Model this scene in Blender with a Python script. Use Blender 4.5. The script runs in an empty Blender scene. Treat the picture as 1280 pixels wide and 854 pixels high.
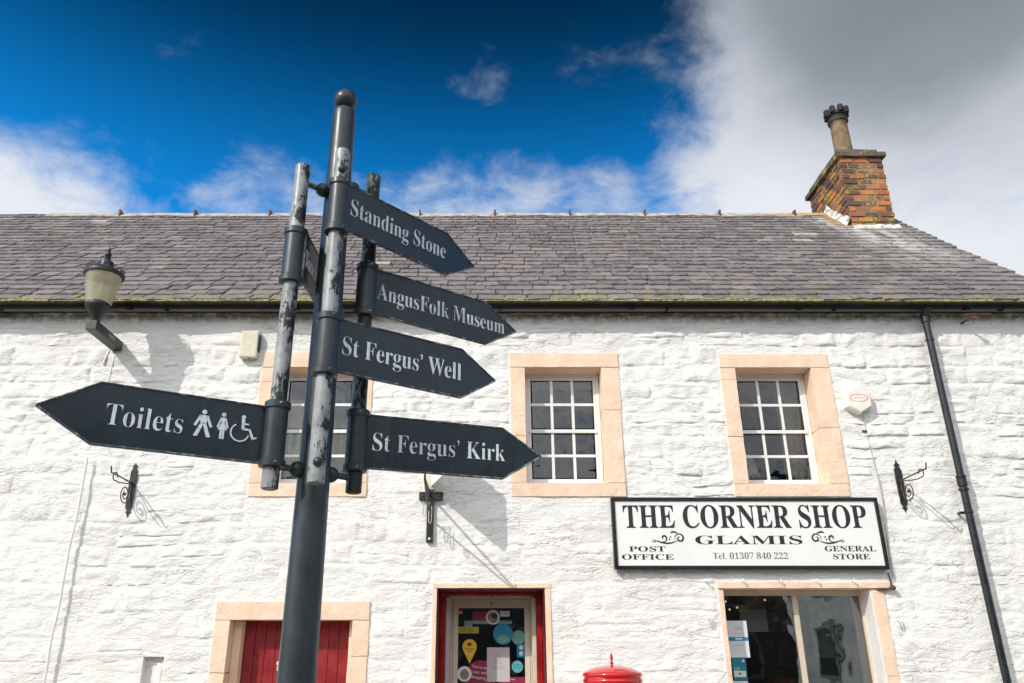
import bpy, bmesh, math, random
from mathutils import Vector, Matrix, noise
random.seed(7)
sc = bpy.context.scene
C = sc.collection
R = math.radians
# ------------------------------------------------------------------ camera
F = 980.0                        # focal length in photo pixels (photo 1280 wide)
TH = math.atan(F / 2437.0)       # upward pitch
EYE = 1.6
cam = bpy.data.cameras.new("camera"); camo = bpy.data.objects.new("camera", cam); C.objects.link(camo)
camo.location = (0, 0, EYE); camo.rotation_euler = (math.pi / 2 + TH, 0, 0)
cam.sensor_width = 36; cam.lens = 36 * F / 1280; cam.shift_x = 28 / 1280; cam.shift_y = 0
cam.clip_end = 3000
sc.camera = camo
sc.view_settings.view_transform = 'Standard'; sc.view_settings.look = 'None'
sc.view_settings.exposure = 0.15; sc.view_settings.gamma = 1
sc.cycles.max_bounces = 8; sc.cycles.transparent_max_bounces = 12

def P(px, py, Y):
    """point of the vertical plane at distance Y that the photo shows at px, py"""
    a = TH - math.atan((py - 427) / F); z = Y * math.tan(a)
    return Vector(((px - 612) / F * (Y * math.cos(TH) + z * math.sin(TH)), Y, z + EYE))
def dirpx(px, py): return (P(px, py, 10) - Vector((0, 0, EYE))).normalized()

# ------------------------------------------------------------------ sun and sky
SUN = Vector((1.0, 1.0, -1.07)).normalized()
el = math.asin(-SUN.z)
sl = bpy.data.lights.new("sun", 'SUN'); sl.energy = 2.7; sl.angle = R(0.53); sl.color = (1, .955, .89)
so = bpy.data.objects.new("sun", sl); C.objects.link(so)
so.rotation_euler = SUN.to_track_quat('-Z', 'Y').to_euler(); so.location = (-30, -30, 40)

class NT:
    def __init__(s, nt): s.nt = nt; s.n = nt.nodes; s.l = nt.links
    def new(s, t, **kw):
        n = s.n.new(t)
        for k, v in kw.items(): setattr(n, k, v)
        return n
    def put(s, sock, v):
        if isinstance(v, bpy.types.NodeSocket): s.l.new(v, sock)
        elif v is not None: sock.default_value = v
    def math(s, op, a, b=None, c=None, clamp=False):
        n = s.new('ShaderNodeMath', operation=op); n.use_clamp = clamp
        s.put(n.inputs[0], a); s.put(n.inputs[1], b)
        if c is not None: s.put(n.inputs[2], c)
        return n.outputs[0]
    def vmath(s, op, a, b=None):
        n = s.new('ShaderNodeVectorMath', operation=op); s.put(n.inputs[0], a); s.put(n.inputs[1], b)
        return n.outputs['Value'] if op in ('DOT_PRODUCT', 'LENGTH', 'DISTANCE') else n.outputs[0]
    def scale(s, v, sv):
        return s.vmath('MULTIPLY', v, sv)
    def noise(s, vec, sc_, det=4, rough=.55, dist=0):
        n = s.new('ShaderNodeTexNoise'); s.put(n.inputs['Vector'], vec); n.inputs['Scale'].default_value = sc_
        n.inputs['Detail'].default_value = det; n.inputs['Roughness'].default_value = rough; n.inputs['Distortion'].default_value = dist
        return n.outputs[0]
    def ss(s, v, lo, hi, a=0.0, b=1.0, kind='SMOOTHSTEP'):
        n = s.new('ShaderNodeMapRange', interpolation_type=kind); s.put(n.inputs[0], v)
        for i, x in zip((1, 2, 3, 4), (lo, hi, a, b)): s.put(n.inputs[i], x)
        return n.outputs[0]
    def mix(s, f, a, b, bt='MIX'):
        n = s.new('ShaderNodeMix', data_type='RGBA', blend_type=bt); s.put(n.inputs[0], f)
        s.put(n.inputs[6], c4(a)); s.put(n.inputs[7], c4(b)); return n.outputs[2]
    def ramp(s, f, stops, interp='LINEAR'):
        n = s.new('ShaderNodeValToRGB'); s.put(n.inputs[0], f); r = n.color_ramp; r.interpolation = interp
        while len(r.elements) < len(stops): r.elements.new(.5)
        for e, (p, c) in zip(r.elements, stops): e.position = p; e.color = c4(c)
        return n.outputs[0]
    def sep(s, v):
        n = s.new('ShaderNodeSeparateXYZ'); s.put(n.inputs[0], v); return n.outputs
    def comb(s, x, y, z):
        n = s.new('ShaderNodeCombineXYZ')
        for i, v in enumerate((x, y, z)): s.put(n.inputs[i], v)
        return n.outputs[0]
def c4(c):
    if isinstance(c, (tuple, list)) and len(c) == 3: return (*c, 1)
    return c

w = bpy.data.worlds.new("World"); sc.world = w; w.use_nodes = True
T = NT(w.node_tree); T.n.clear()
sky = T.new('ShaderNodeTexSky', sky_type='NISHITA'); sky.sun_disc = False
sky.sun_elevation = el; sky.sun_rotation = R(225); sky.air_density = 1.0; sky.dust_density = .3; sky.ozone_density = 2.5
D = T.new('ShaderNodeTexCoord').outputs['Generated']
dx, dy, dz = T.sep(D)
# polarised deep blue: the clear sky pushed to a purer blue that darkens upward
sat = T.new('ShaderNodeHueSaturation'); sat.inputs['Saturation'].default_value = 1.35; sat.inputs['Hue'].default_value = .497; T.put(sat.inputs['Color'], sky.outputs[0])
dark = T.ss(dz, .47, .73, 1.0, .13, 'SMOOTHSTEP')
blue = T.mix(1.0, sat.outputs[0], T.comb(T.math('MULTIPLY', dark, .15), T.math('MULTIPLY', dark, 1.22), T.math('MULTIPLY', dark, 1.42)), 'MULTIPLY')
blue = T.mix(T.ss(dz, .42, .08), blue, T.mix(1.0, sky.outputs[0], (.42, .50, .58), 'MULTIPLY'))      # paler towards the horizon
h = T.math('ADD', T.math('MAXIMUM', dz, 0.0), .22)
pl = T.comb(T.math('DIVIDE', dx, h), T.math('DIVIDE', dy, h), 0.0)
n1 = T.noise(pl, 3.3, 10, .62, .35)
n2 = T.noise(pl, 10.5, 8, .65, .4)
nn = T.math('ADD', T.math('MULTIPLY', n1, .6), T.math('MULTIPLY', n2, .4))
blobs = None
for px, py, r, wt in ((1190, 30, 14, 1), (1230, 200, 16, 1), (1080, 235, 10.5, .95), (1030, 40, 5.5, .75), (960, 290, 8, .74), (-30, 372, 9.5, .88), (90, 345, 6.0, .52),
                      (340, 275, 5, .34), (470, 285, 4.5, .34), (560, 268, 4.0, .40), (660, 285, 5, .46), (760, 285, 5, .48), (860, 262, 4.5, .48), (905, 190, 4.5, .42), (900, 100, 5.5, .33),
                      (598, 85, 2.4, .17), (735, 60, 3.2, .10), (790, 125, 2.4, .13), (570, 5, 2.5, .11)):
    d = dirpx(px, py)
    v = T.ss(T.vmath('DOT_PRODUCT', D, tuple(d)), math.cos(R(r * 1.45)), math.cos(R(r * .45)), 0, wt)
    blobs = v if blobs is None else T.math('MAXIMUM', blobs, v)
# beyond the frame the same broken cloud goes on all round
back = T.ss(dy, .25, -.2, 0, .72)
blobs = T.math('MAXIMUM', blobs, back)
dens = T.math('ADD', blobs, T.math('MULTIPLY', T.math('SUBTRACT', nn, .5), 1.9))
mask = T.ss(dens, .16, .86)
shade = T.noise(pl, 1.9, 7, .55, .3)
hi = T.math('ADD', T.math('MULTIPLY', T.math('SUBTRACT', shade, .5), .62), T.ss(dz, .47, .72, .34, -.04))
sidev = T.ss(T.vmath('DOT_PRODUCT', D, tuple(dirpx(1230, 10))), math.cos(R(16)), math.cos(R(3)), 0, .27)
hv = T.math('SUBTRACT', T.math('ADD', .62, hi), sidev)
cl = T.ramp(hv, ((0.2, (1.1, 1.25, 1.5)), (.45, (1.75, 1.95, 2.25)), (.68, (3.5, 3.7, 4.15)), (.95, (4.9, 5.05, 5.4))))
fill_boost = T.ss(T.vmath('DOT_PRODUCT', D, tuple(-SUN)), 0.15, .85, 1.0, 2.75)   # cloud towards the sun boosted and warmed below, added fill for the wall
cl = T.vmath('MULTIPLY', cl, T.comb(fill_boost, T.math('POWER', fill_boost, .975), T.math('POWER', fill_boost, .92)))
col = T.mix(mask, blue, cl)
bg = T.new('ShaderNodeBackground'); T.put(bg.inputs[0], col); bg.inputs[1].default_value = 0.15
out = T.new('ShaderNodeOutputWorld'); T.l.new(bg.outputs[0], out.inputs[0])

# ------------------------------------------------------------------ materials
def mat(name):
    m = bpy.data.materials.new(name); m.use_nodes = True
    t = NT(m.node_tree); b = t.n['Principled BSDF']
    return m, t, b
def pos(t): return t.new('ShaderNodeNewGeometry').outputs['Position']
def bump(t, b, h, strength=.5, dist=.01, normal=None):
    n = t.new('ShaderNodeBump'); n.inputs['Strength'].default_value = strength; n.inputs['Distance'].default_value = dist
    t.put(n.inputs['Height'], h)
    if normal is not None: t.put(n.inputs['Normal'], normal)
    t.l.new(n.outputs[0], b.inputs['Normal']); return n.outputs[0]
MT = {}
def simple(key, col, rough=.5, metal=0, var=.12, vs=8, bs=.15, bsc=60, spec=.5, coat=0):
    m, t, b = mat(key); p = pos(t)
    f = t.noise(p, vs, 5, .6)
    lo = tuple(c * (1 - var) for c in col); hi_ = tuple(min(1, c * (1 + var)) for c in col)
    t.put(b.inputs['Base Color'], t.mix(t.ss(f, .3, .7), lo, hi_))
    t.put(b.inputs['Roughness'], t.ss(f, .3, .7, max(.02, rough - .06), min(1, rough + .08)))
    b.inputs['Metallic'].default_value = metal; b.inputs['Specular IOR Level'].default_value = spec
    b.inputs['Coat Weight'].default_value = coat; b.inputs['Coat Roughness'].default_value = .08
    if bs: bump(t, b, t.noise(p, bsc, 3), bs, .004)
    MT[key] = m; return m

# painted rubble
m, t, b = mat('white_masonry_paint'); p = pos(t); x, y, z = t.sep(p)
ps = t.comb(x, y, t.math('MULTIPLY', z, 2.3))
na = t.noise(ps, 7, 6, .6, .3); nb = t.noise(ps, 26, 5, .6, .2); nc = t.noise(p, 90, 3, .6)
fine = t.ss(t.noise(p, 1.3, 3, .5), .35, .65, .35, 1.0)
bc = t.mix(t.ss(t.noise(p, 2.3, 5), .35, .7), (.80, .78, .735), (.845, .83, .79))
crk = t.math('MULTIPLY', t.ss(t.noise(t.comb(x, y, t.math('MULTIPLY', z, 4.5)), 5.5, 6, .62, .5), .655, .71), t.ss(t.noise(p, 1.6, 2), .52, .62, 0, .55))
bc = t.mix(crk, bc, (.50, .37, .26))
moss = t.math('MULTIPLY', t.ss(z, 5.0, 5.12), t.ss(t.noise(p, 11, 6, .7), .36, .60))
bc = t.mix(t.math('MULTIPLY', moss, .8), bc, (.30, .21, .13))
soil = t.ss(t.noise(t.comb(t.math('MULTIPLY', x, 9), y, t.math('MULTIPLY', z, 1.0)), 1.0, 5, .6), .55, .78, 0, .10)
bc = t.mix(soil, bc, (.50, .46, .38))
t.put(b.inputs['Base Color'], bc); b.inputs['Roughness'].default_value = .82; b.inputs['Specular IOR Level'].default_value = .25
rg = t.math('ABSOLUTE', t.math('SUBTRACT', t.noise(t.comb(x, y, t.math('MULTIPLY', z, 4.5)), 1.5, 4, .55, .25), .5))
rg = t.math('MULTIPLY', t.ss(rg, 0, .012, -1, 0), t.ss(t.noise(p, 2.1, 3, .5), .50, .60, 0, .7))      # sparse open bed joints
patch = t.ss(t.noise(t.comb(x, y, t.math('MULTIPLY', z, 1.6)), 2.6, 4, .6), .42, .64, .15, 1.1)
hh = t.math('ADD', t.math('ADD', t.math('MULTIPLY', na, 1.0), rg), t.math('MULTIPLY', t.math('ADD', t.math('MULTIPLY', nb, .62), t.math('MULTIPLY', nc, .12)), patch))
bump(t, b, hh, .58, .030)
MT['wall'] = m
# peach painted dressed stone
m, t, b = mat('peach_stone_paint'); p = pos(t)
f = t.noise(p, 5, 5, .6)
bc = t.mix(t.ss(f, .35, .65), (.83, .60, .43), (.88, .675, .51))
ch = t.ss(t.noise(p, 22, 6, .65, .4), .70, .735, 0, .55)
bc = t.mix(ch, bc, (.52, .24, .12))
bc = t.mix(t.ss(t.noise(p, 1.9, 5, .65, .5), .52, .72, 0, .25), bc, (.66, .48, .36))
t.put(b.inputs['Base Color'], bc); b.inputs['Roughness'].default_value = .75; b.inputs['Specular IOR Level'].default_value = .3
bump(t, b, t.math('ADD', t.noise(p, 9, 5, .6, .3), t.math('MULTIPLY', t.noise(p, 45, 4), .35)), .6, .02)
MT['peach'] = m
# slates
def slate_mat(name):
    m, t, b = mat(name); p = pos(t); x, y, z = t.sep(p)
    isl = t.new('ShaderNodeNewGeometry').outputs['Random Per Island']; oi = t.new('ShaderNodeObjectInfo').outputs['Random']
    r = t.math('FRACT', t.math('ADD', t.math('MULTIPLY', isl, 7.31), t.math('MULTIPLY', oi, 3.7)))
    bc = t.ramp(r, ((0, (0.133, 0.112, 0.112)), (.2, (0.184, 0.157, 0.157)), (.36, (0.210, 0.178, 0.175)), (.5, (0.159, 0.144, 0.152)), (.64, (0.235, 0.197, 0.191)), (.78, (0.146, 0.132, 0.137)), (.88, (0.197, 0.180, 0.180)), (.965, (0.273, 0.248, 0.222)), (.993, (0.432, 0.432, 0.356))), 'CONSTANT')
    bc = t.mix(t.ss(t.noise(p, 17, 7, .7), .35, .65, 0, .75), bc, t.mix(.5, bc, (.32, .285, .265)))
    bc = t.mix(t.ss(t.noise(t.comb(t.math('MULTIPLY', x, 7), y, z), 4, 5), .5, .8, 0, .35), bc, (.07, .06, .06))
    low = t.math('ADD', t.ss(z, 5.22, 6.0, .19, -.02, 'LINEAR'), t.ss(z, 6.2, 8.3, 0, .0))
    ms = t.ss(t.math('ADD', t.noise(p, 5.5, 6, .68, .3), low), .67, .75, 0, .85)
    ms = t.math('MULTIPLY', ms, t.ss(t.noise(p, 40, 4, .7), .38, .55))
    bc = t.mix(ms, bc, (.30, .28, .12))
    # bird-lime and lime wash run down the slope below the chimney
    run = t.math('MULTIPLY', t.ss(t.math('ABSOLUTE', t.math('SUBTRACT', x, t.math('ADD', 5.62, t.math('MULTIPLY', t.math('SUBTRACT', 7.4, z), .18)))), .75, .1), t.ss(z, 5.7, 7.2))
    lw = t.math('MULTIPLY', run, t.ss(t.noise(t.comb(t.math('MULTIPLY', x, 3.5), 0.0, t.math('MULTIPLY', z, .8)), 1.6, 6, .65), .34, .60, 0, .9))
    bc = t.mix(lw, bc, (.52, .50, .47))
    t.put(b.inputs['Base Color'], bc); b.inputs['Roughness'].default_value = .62; b.inputs['Specular IOR Level'].default_value = .4
    bump(t, b, t.math('ADD', t.noise(t.comb(x, y, t.math('MULTIPLY', z, 3)), 18, 6, .65), t.math('MULTIPLY', ms, .6)), .5, .008)
    return m
MT['slate'] = slate_mat('purple_grey_slate')
# moss
simple('moss', (.25, .235, .11), .95, 0, .45, 25, .9, 70, .2)
# brick
m, t, b = mat('weathered_brick'); p = pos(t); oi = t.new('ShaderNodeObjectInfo').outputs['Random']
bc = t.ramp(oi, ((0, (.10, .05, .035)), (.16, (.20, .08, .045)), (.32, (.44, .13, .045)), (.42, (.13, .07, .05)), (.58, (.58, .19, .055)), (.72, (.30, .14, .08)), (.85, (.50, .17, .06)), (.95, (.09, .06, .05))), 'CONSTANT')
bc = t.mix(t.ss(t.noise(p, 20, 5, .65), .35, .7, 0, .45), bc, (.20, .11, .065))
li = t.ss(t.noise(p, 3.4, 5, .6, .4), .52, .58, 0, .85); li = t.math('MULTIPLY', li, t.ss(t.noise(p, 26, 4), .42, .58))
bc = t.mix(li, bc, (.50, .33, .045))
t.put(b.inputs['Base Color'], bc); b.inputs['Roughness'].default_value = .9
bump(t, b, t.noise(p, 45, 5, .65), .7, .01); MT['brick'] = m
m, t, b = mat('lime_mortar'); p = pos(t)
bc = t.mix(t.ss(t.noise(p, 9, 5), .4, .65), (.30, .24, .15), (.19, .15, .095))
t.put(b.inputs['Base Color'], bc); b.inputs['Roughness'].default_value = .95; bump(t, b, t.noise(p, 60, 4), .6, .01); MT['mortar'] = m
m, t, b = mat('lichened_cope_stone'); p = pos(t)
bc = t.mix(t.ss(t.noise(p, 7, 5), .4, .65), (.15, .125, .085), (.085, .07, .05))
bc = t.mix(t.ss(t.noise(p, 5, 5, .6, .4), .55, .62, 0, .85), bc, (.50, .34, .04))
t.put(b.inputs['Base Color'], bc); b.inputs['Roughness'].default_value = .92; bump(t, b, t.noise(p, 30, 5), .7, .012); MT['cope'] = m
m, t, b = mat('chimney_pot_clay'); p = pos(t); x, y, z = t.sep(p)
bc = t.mix(t.ss(t.noise(p, 8, 4), .35, .7), (.27, .18, .09), (.15, .10, .055))
bc = t.mix(t.ss(t.math('ADD', z, t.math('MULTIPLY', t.noise(p, 9, 4), .3)), 10.05, 10.25), bc, (.018, .017, .018))
t.put(b.inputs['Base Color'], bc); b.inputs['Roughness'].default_value = .75; bump(t, b, t.noise(p, 30, 4), .4, .006); MT['pot'] = m
m, t, b = mat('pale_ridge_mortar'); p = pos(t); x, y, z = t.sep(p)
bc = t.mix(t.ss(t.noise(p, 8, 5), .38, .66), (.50, .46, .39), (.27, .24, .20))
bc = t.mix(t.math('MULTIPLY', t.ss(x, 4.0, 5.2), t.ss(t.noise(p, 7, 5), .38, .5)), bc, (.52, .27, .08))
t.put(b.inputs['Base Color'], bc); b.inputs['Roughness'].default_value = .9; bump(t, b, t.noise(p, 35, 5), .5, .01); MT['ridge'] = m
m, t, b = mat('whitewashed_flashing'); p = pos(t)
bc = t.mix(t.ss(t.noise(p, 11, 5, .65), .44, .60), (.70, .70, .67), (.30, .27, .20))
t.put(b.inputs['Base Color'], bc); b.inputs['Roughness'].default_value = .85; bump(t, b, t.noise(p, 30, 5), .6, .012); MT['flash'] = m
simple('ochre_lead', (.34, .20, .10), .85, 0, .4, 12, .5, 60)
simple('rust_clip', (.15, .06, .04), .85, 0, .4, 40, .6, 80)
simple('gutter_black', (.009, .010, .011), .5, 0, .4, 6, .25, 35, .12)
simple('pipe_black', (.014, .017, .019), .3, 0, .3, 12, .25, 60, .5)
# sign post paint: worn dark blue-grey gloss
m, t, b = mat('slate_blue_gloss_paint'); p = pos(t); x, y, z = t.sep(p)
bc = t.mix(t.ss(t.noise(p, 6, 6, .6), .3, .7), (.021, .028, .032), (.033, .043, .047))
bc = t.mix(t.ss(t.noise(p, 70, 4, .7), .70, .78, 0, .35), bc, (.12, .14, .15))
t.put(b.inputs['Base Color'], bc)
t.put(b.inputs['Roughness'], t.ss(t.noise(p, 9, 6, .65), .3, .7, .30, .44)); b.inputs['Specular IOR Level'].default_value = .5
bump(t, b, t.noise(p, 60, 4), .06, .004); MT['post'] = m
m, t, b = mat('finger_face_paint'); p = pos(t); x, y, z = t.sep(p)
bc = t.mix(t.ss(t.noise(p, 5, 6, .6), .3, .7), (.0085, .0175, .0245), (.014, .026, .035))
st = t.ss(t.noise(t.comb(t.math('MULTIPLY', x, 30), t.math('MULTIPLY', y, 30), t.math('MULTIPLY', z, 3)), 1.6, 5, .6), .48, .75, 0, .25)
bc = t.mix(st, bc, (.040, .055, .066))
t.put(b.inputs['Base Color'], bc)
t.put(b.inputs['Roughness'], t.ss(t.noise(p, 7, 5, .6), .3, .7, .16, .30)); bump(t, b, t.noise(p, 11, 3), .10, .006); MT['finger'] = m
m, t, b = mat('letter_paint'); p = pos(t)
bc = t.mix(t.ss(t.noise(p, 60, 5, .65), .45, .7), (.74, .79, .82), (.50, .57, .60))
t.put(b.inputs['Base Color'], bc); b.inputs['Roughness'].default_value = .5; MT['letter'] = m
m, t, b = mat('chipped_rim'); p = pos(t)
bc = t.mix(t.ss(t.noise(p, 26, 5, .7), .50, .60), (.045, .058, .066), (.26, .28, .29))
t.put(b.inputs['Base Color'], bc); b.inputs['Roughness'].default_value = .38; MT['rim'] = m
m, t, b = mat('peeling_tube_paint'); p = pos(t); x, y, z = t.sep(p)
q = t.comb(x, y, t.math('MULTIPLY', z, .42))
n_ = t.math('ADD', t.math('MULTIPLY', t.noise(q, 60, 8, .75, .3), .62), t.math('MULTIPLY', t.noise(p, 6, 3), .38))
nx_ = t.sep(t.new('ShaderNodeNewGeometry').outputs['Normal'])[0]
n_ = t.math('ADD', t.math('ADD', n_, t.math('MULTIPLY', nx_, .055)), t.ss(x, -.61, -.59, -.02, .055))
k = t.ss(n_, .515, .530)
k2 = t.ss(x, -.72, -.60, 0, 1)
bc = t.mix(k, t.mix(t.ss(t.noise(p, 13, 4), .35, .65), (.36, .375, .375), (.24, .25, .25)), (.014, .015, .016))
t.put(b.inputs['Base Color'], bc)
t.put(b.inputs['Roughness'], t.ss(k, 0, 1, .38, .55)); b.inputs['Metallic'].default_value = 0
bump(t, b, t.math('SUBTRACT', t.math('MULTIPLY', t.noise(p, 90, 3), .2), k), .5, .003); bc = t.mix(t.math('MULTIPLY', t.ss(t.noise(q, 30, 6, .7), .56, .64, 0, .8), t.math('MAXIMUM', t.ss(z, 2.36, 2.24), t.ss(z, 3.52, 3.66))), bc, (.075, .04, .022))
t.put(b.inputs['Base Color'], bc); MT['tube'] = m
simple('iron_black', (.016, .018, .018), .42, 0, .4, 14, .3, 90)
simple('rusty_iron', (.10, .045, .025), .7, 0, .6, 30, .4, 90)
simple('white_gloss', (.80, .785, .76), .38, 0, .04, 8, .12, 50)
simple('cream_frame', (.66, .56, .44), .4, 0, .07, 8, .1, 40)
simple('shaded_red_gloss', (.10, .008, .010), .35, 0, .25, 6, .05, 50)  # red gloss with the door recess's shade put into the colour
simple('red_gloss', (.36, .010, .010), .25, 0, .25, 5, .05, 50, .5, .3)
simple('pillar_red', (.56, .006, .008), .16, 0, .08, 5, .03, 30, .5, .8)
simple('door_red', (.27, .014, .016), .42, 0, .2, 9, .12, 60)
simple('beige_plastic', (.66, .60, .46), .45, 0, .08, 20, .08, 60)
simple('alarm_white', (.80, .78, .68), .4, 0, .05, 15, .05, 60)
simple('alarm_red', (.80, .20, .18), .5, 0, .1, 30, 0)
simple('charcoal', (.03, .03, .032), .5, 0, .2, 20, .1, 60)
simple('sign_white', (.83, .825, .80), .35, 0, .03, 3, .03, 20)
simple('sign_black', (.012, .012, .013), .3, 0, .2, 10, .05, 60)
simple('sign_ink', (.022, .020, .018), .45, 0, .5, 40, 0)
simple('sign_ink_brown', (.10, .085, .055), .45, 0, .3, 60, 0)
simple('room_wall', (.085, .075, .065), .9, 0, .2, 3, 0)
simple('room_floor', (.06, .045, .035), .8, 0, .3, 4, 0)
simple('curtain_cloth', (.55, .47, .36), .95, 0, .2, 30, .3, 200)
simple('shade_cloth', (.66, .63, .54), .9, 0, .08, 30, .2, 200)
simple('blind_grey', (.36, .36, .34), .9, 0, .1, 10, .1, 100)
simple('paper', (.72, .73, .74), .7, 0, .04, 6, 0)
simple('paper_lilac', (.56, .51, .52), .7, 0, .04, 6, 0)
simple('print_grey', (.22, .23, .25), .8, 0, .2, 60, 0)
simple('teal', (.015, .20, .27), .5, 0, .1, 10, 0)
simple('blue_print', (.01, .24, .44), .5, 0, .1, 10, 0)
simple('green_print', (.18, .32, .27), .5, 0, .35, 50, 0)
simple('aqua_print', (.10, .38, .40), .5, 0, .25, 60, 0)
simple('burgundy_print', (.26, .015, .05), .5, 0, .15, 10, 0)
simple('yellow_print', (.80, .50, .03), .5, 0, .05, 10, 0)
simple('olive_print', (.42, .36, .02), .5, 0, .15, 10, 0)
simple('orange_print', (.75, .32, .04), .5, 0, .1, 10, 0)
simple('purple_print', (.06, .035, .17), .5, 0, .2, 10, 0)
simple('tan_print', (.30, .19, .11), .5, 0, .3, 30, 0)
simple('skin_print', (.42, .25, .19), .6, 0, .4, 35, 0)
simple('dark_print', (.03, .02, .02), .6, 0, .5, 35, 0)
simple('plant_green', (.04, .09, .02), .6, 0, .4, 30, .2, 60)
simple('pot_red', (.22, .03, .02), .5, 0, .3, 15, .1, 60)
simple('asphalt', (.13, .125, .118), .92, 0, .25, 30, .8, 160, .3)
simple('paving_stone', (.36, .335, .295), .88, 0, .15, 12, .5, 90, .3)
simple('kerb_stone', (.30, .29, .27), .85, 0, .15, 20, .5, 90, .3)
simple('grass_ground', (.06, .09, .025), .95, 0, .4, 2, .8, 40, .2)
simple('road_paint', (.75, .74, .70), .8, 0, .1, 20, .3, 100, .3)
simple('harl_wall', (.80, .78, .72), .9, 0, .15, 3, .7, 60, .2)
simple('stone_margin', (.34, .31, .26), .9, 0, .2, 8, .5, 60, .2)
simple('dark_stone', (.11, .095, .08), .9, 0, .3, 3, .6, 30, .2)
simple('dark_slate_roof', (.10, .10, .11), .7, 0, .3, 12, .5, 30, .3)
simple('pebble_grey', (.50, .48, .44), .9, 0, .1, 9, .4, 70, .2)
def glassmat(name, tint, fac, rough=.015, wav=.10, sc_=5, gcol=(1, 1, 1)):
    m, t, b = mat(name); t.n.remove(b); p = pos(t)
    bm_ = t.new('ShaderNodeBump'); bm_.inputs['Strength'].default_value = wav; bm_.inputs['Distance'].default_value = .02
    t.put(bm_.inputs['Height'], t.noise(p, sc_, 2, .4))
    tr = t.new('ShaderNodeBsdfTransparent'); tr.inputs[0].default_value = c4(tint)
    gl = t.new('ShaderNodeBsdfGlossy'); gl.inputs['Color'].default_value = c4(gcol); gl.inputs['Roughness'].default_value = rough; t.l.new(bm_.outputs[0], gl.inputs['Normal'])
    lw = t.new('ShaderNodeFresnel'); lw.inputs['IOR'].default_value = 1.5; t.l.new(bm_.outputs[0], lw.inputs['Normal'])
    f = t.math('ADD', lw.outputs[0], fac, clamp=True)
    mx = t.new('ShaderNodeMixShader'); t.put(mx.inputs[0], f); t.l.new(tr.outputs[0], mx.inputs[1]); t.l.new(gl.outputs[0], mx.inputs[2])
    t.l.new(mx.outputs[0], t.n['Material Output'].inputs[0]); MT[name] = m; return m
glassmat('window_glass', (.80, .81, .80), .004, .015, .35, 4)
glassmat('shop_glass', (.86, .87, .86), .10, .01, .14, 3.0)
glassmat('lamp_glass', (.93, .88, .70), .03, .12, .2, 20, (1, .95, .8))
_m = MT['lamp_glass']; _t = NT(_m.node_tree); _o = _t.n['Material Output']; _src = _o.inputs[0].links[0].from_socket
_d = _t.new('ShaderNodeBsdfTranslucent'); _d.inputs[0].default_value = (.92, .88, .72, 1); _d2 = _t.new('ShaderNodeBsdfDiffuse'); _d2.inputs[0].default_value = (.86, .82, .68, 1)
_a = _t.new('ShaderNodeMixShader'); _a.inputs[0].default_value = .5; _t.l.new(_d.outputs[0], _a.inputs[1]); _t.l.new(_d2.outputs[0], _a.inputs[2])
_b = _t.new('ShaderNodeMixShader'); _b.inputs[0].default_value = .36; _t.l.new(_src, _b.inputs[1]); _t.l.new(_a.outputs[0], _b.inputs[2]); _t.l.new(_b.outputs[0], _o.inputs[0])
def emis(name, col, st):
    m, t, b = mat(name); b.inputs['Base Color'].default_value = c4(col); b.inputs['Emission Color'].default_value = c4(col); b.inputs['Emission Strength'].default_value = st; MT[name] = m
emis('bulb_glow', (1, .55, .12), 1.0)
m, t, b = mat('milky_lamp_lens'); b.inputs['Base Color'].default_value = (.85, .84, .76, 1); b.inputs['Roughness'].default_value = .35
b.inputs['Transmission Weight'].default_value = .0; MT['lens'] = m

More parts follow.
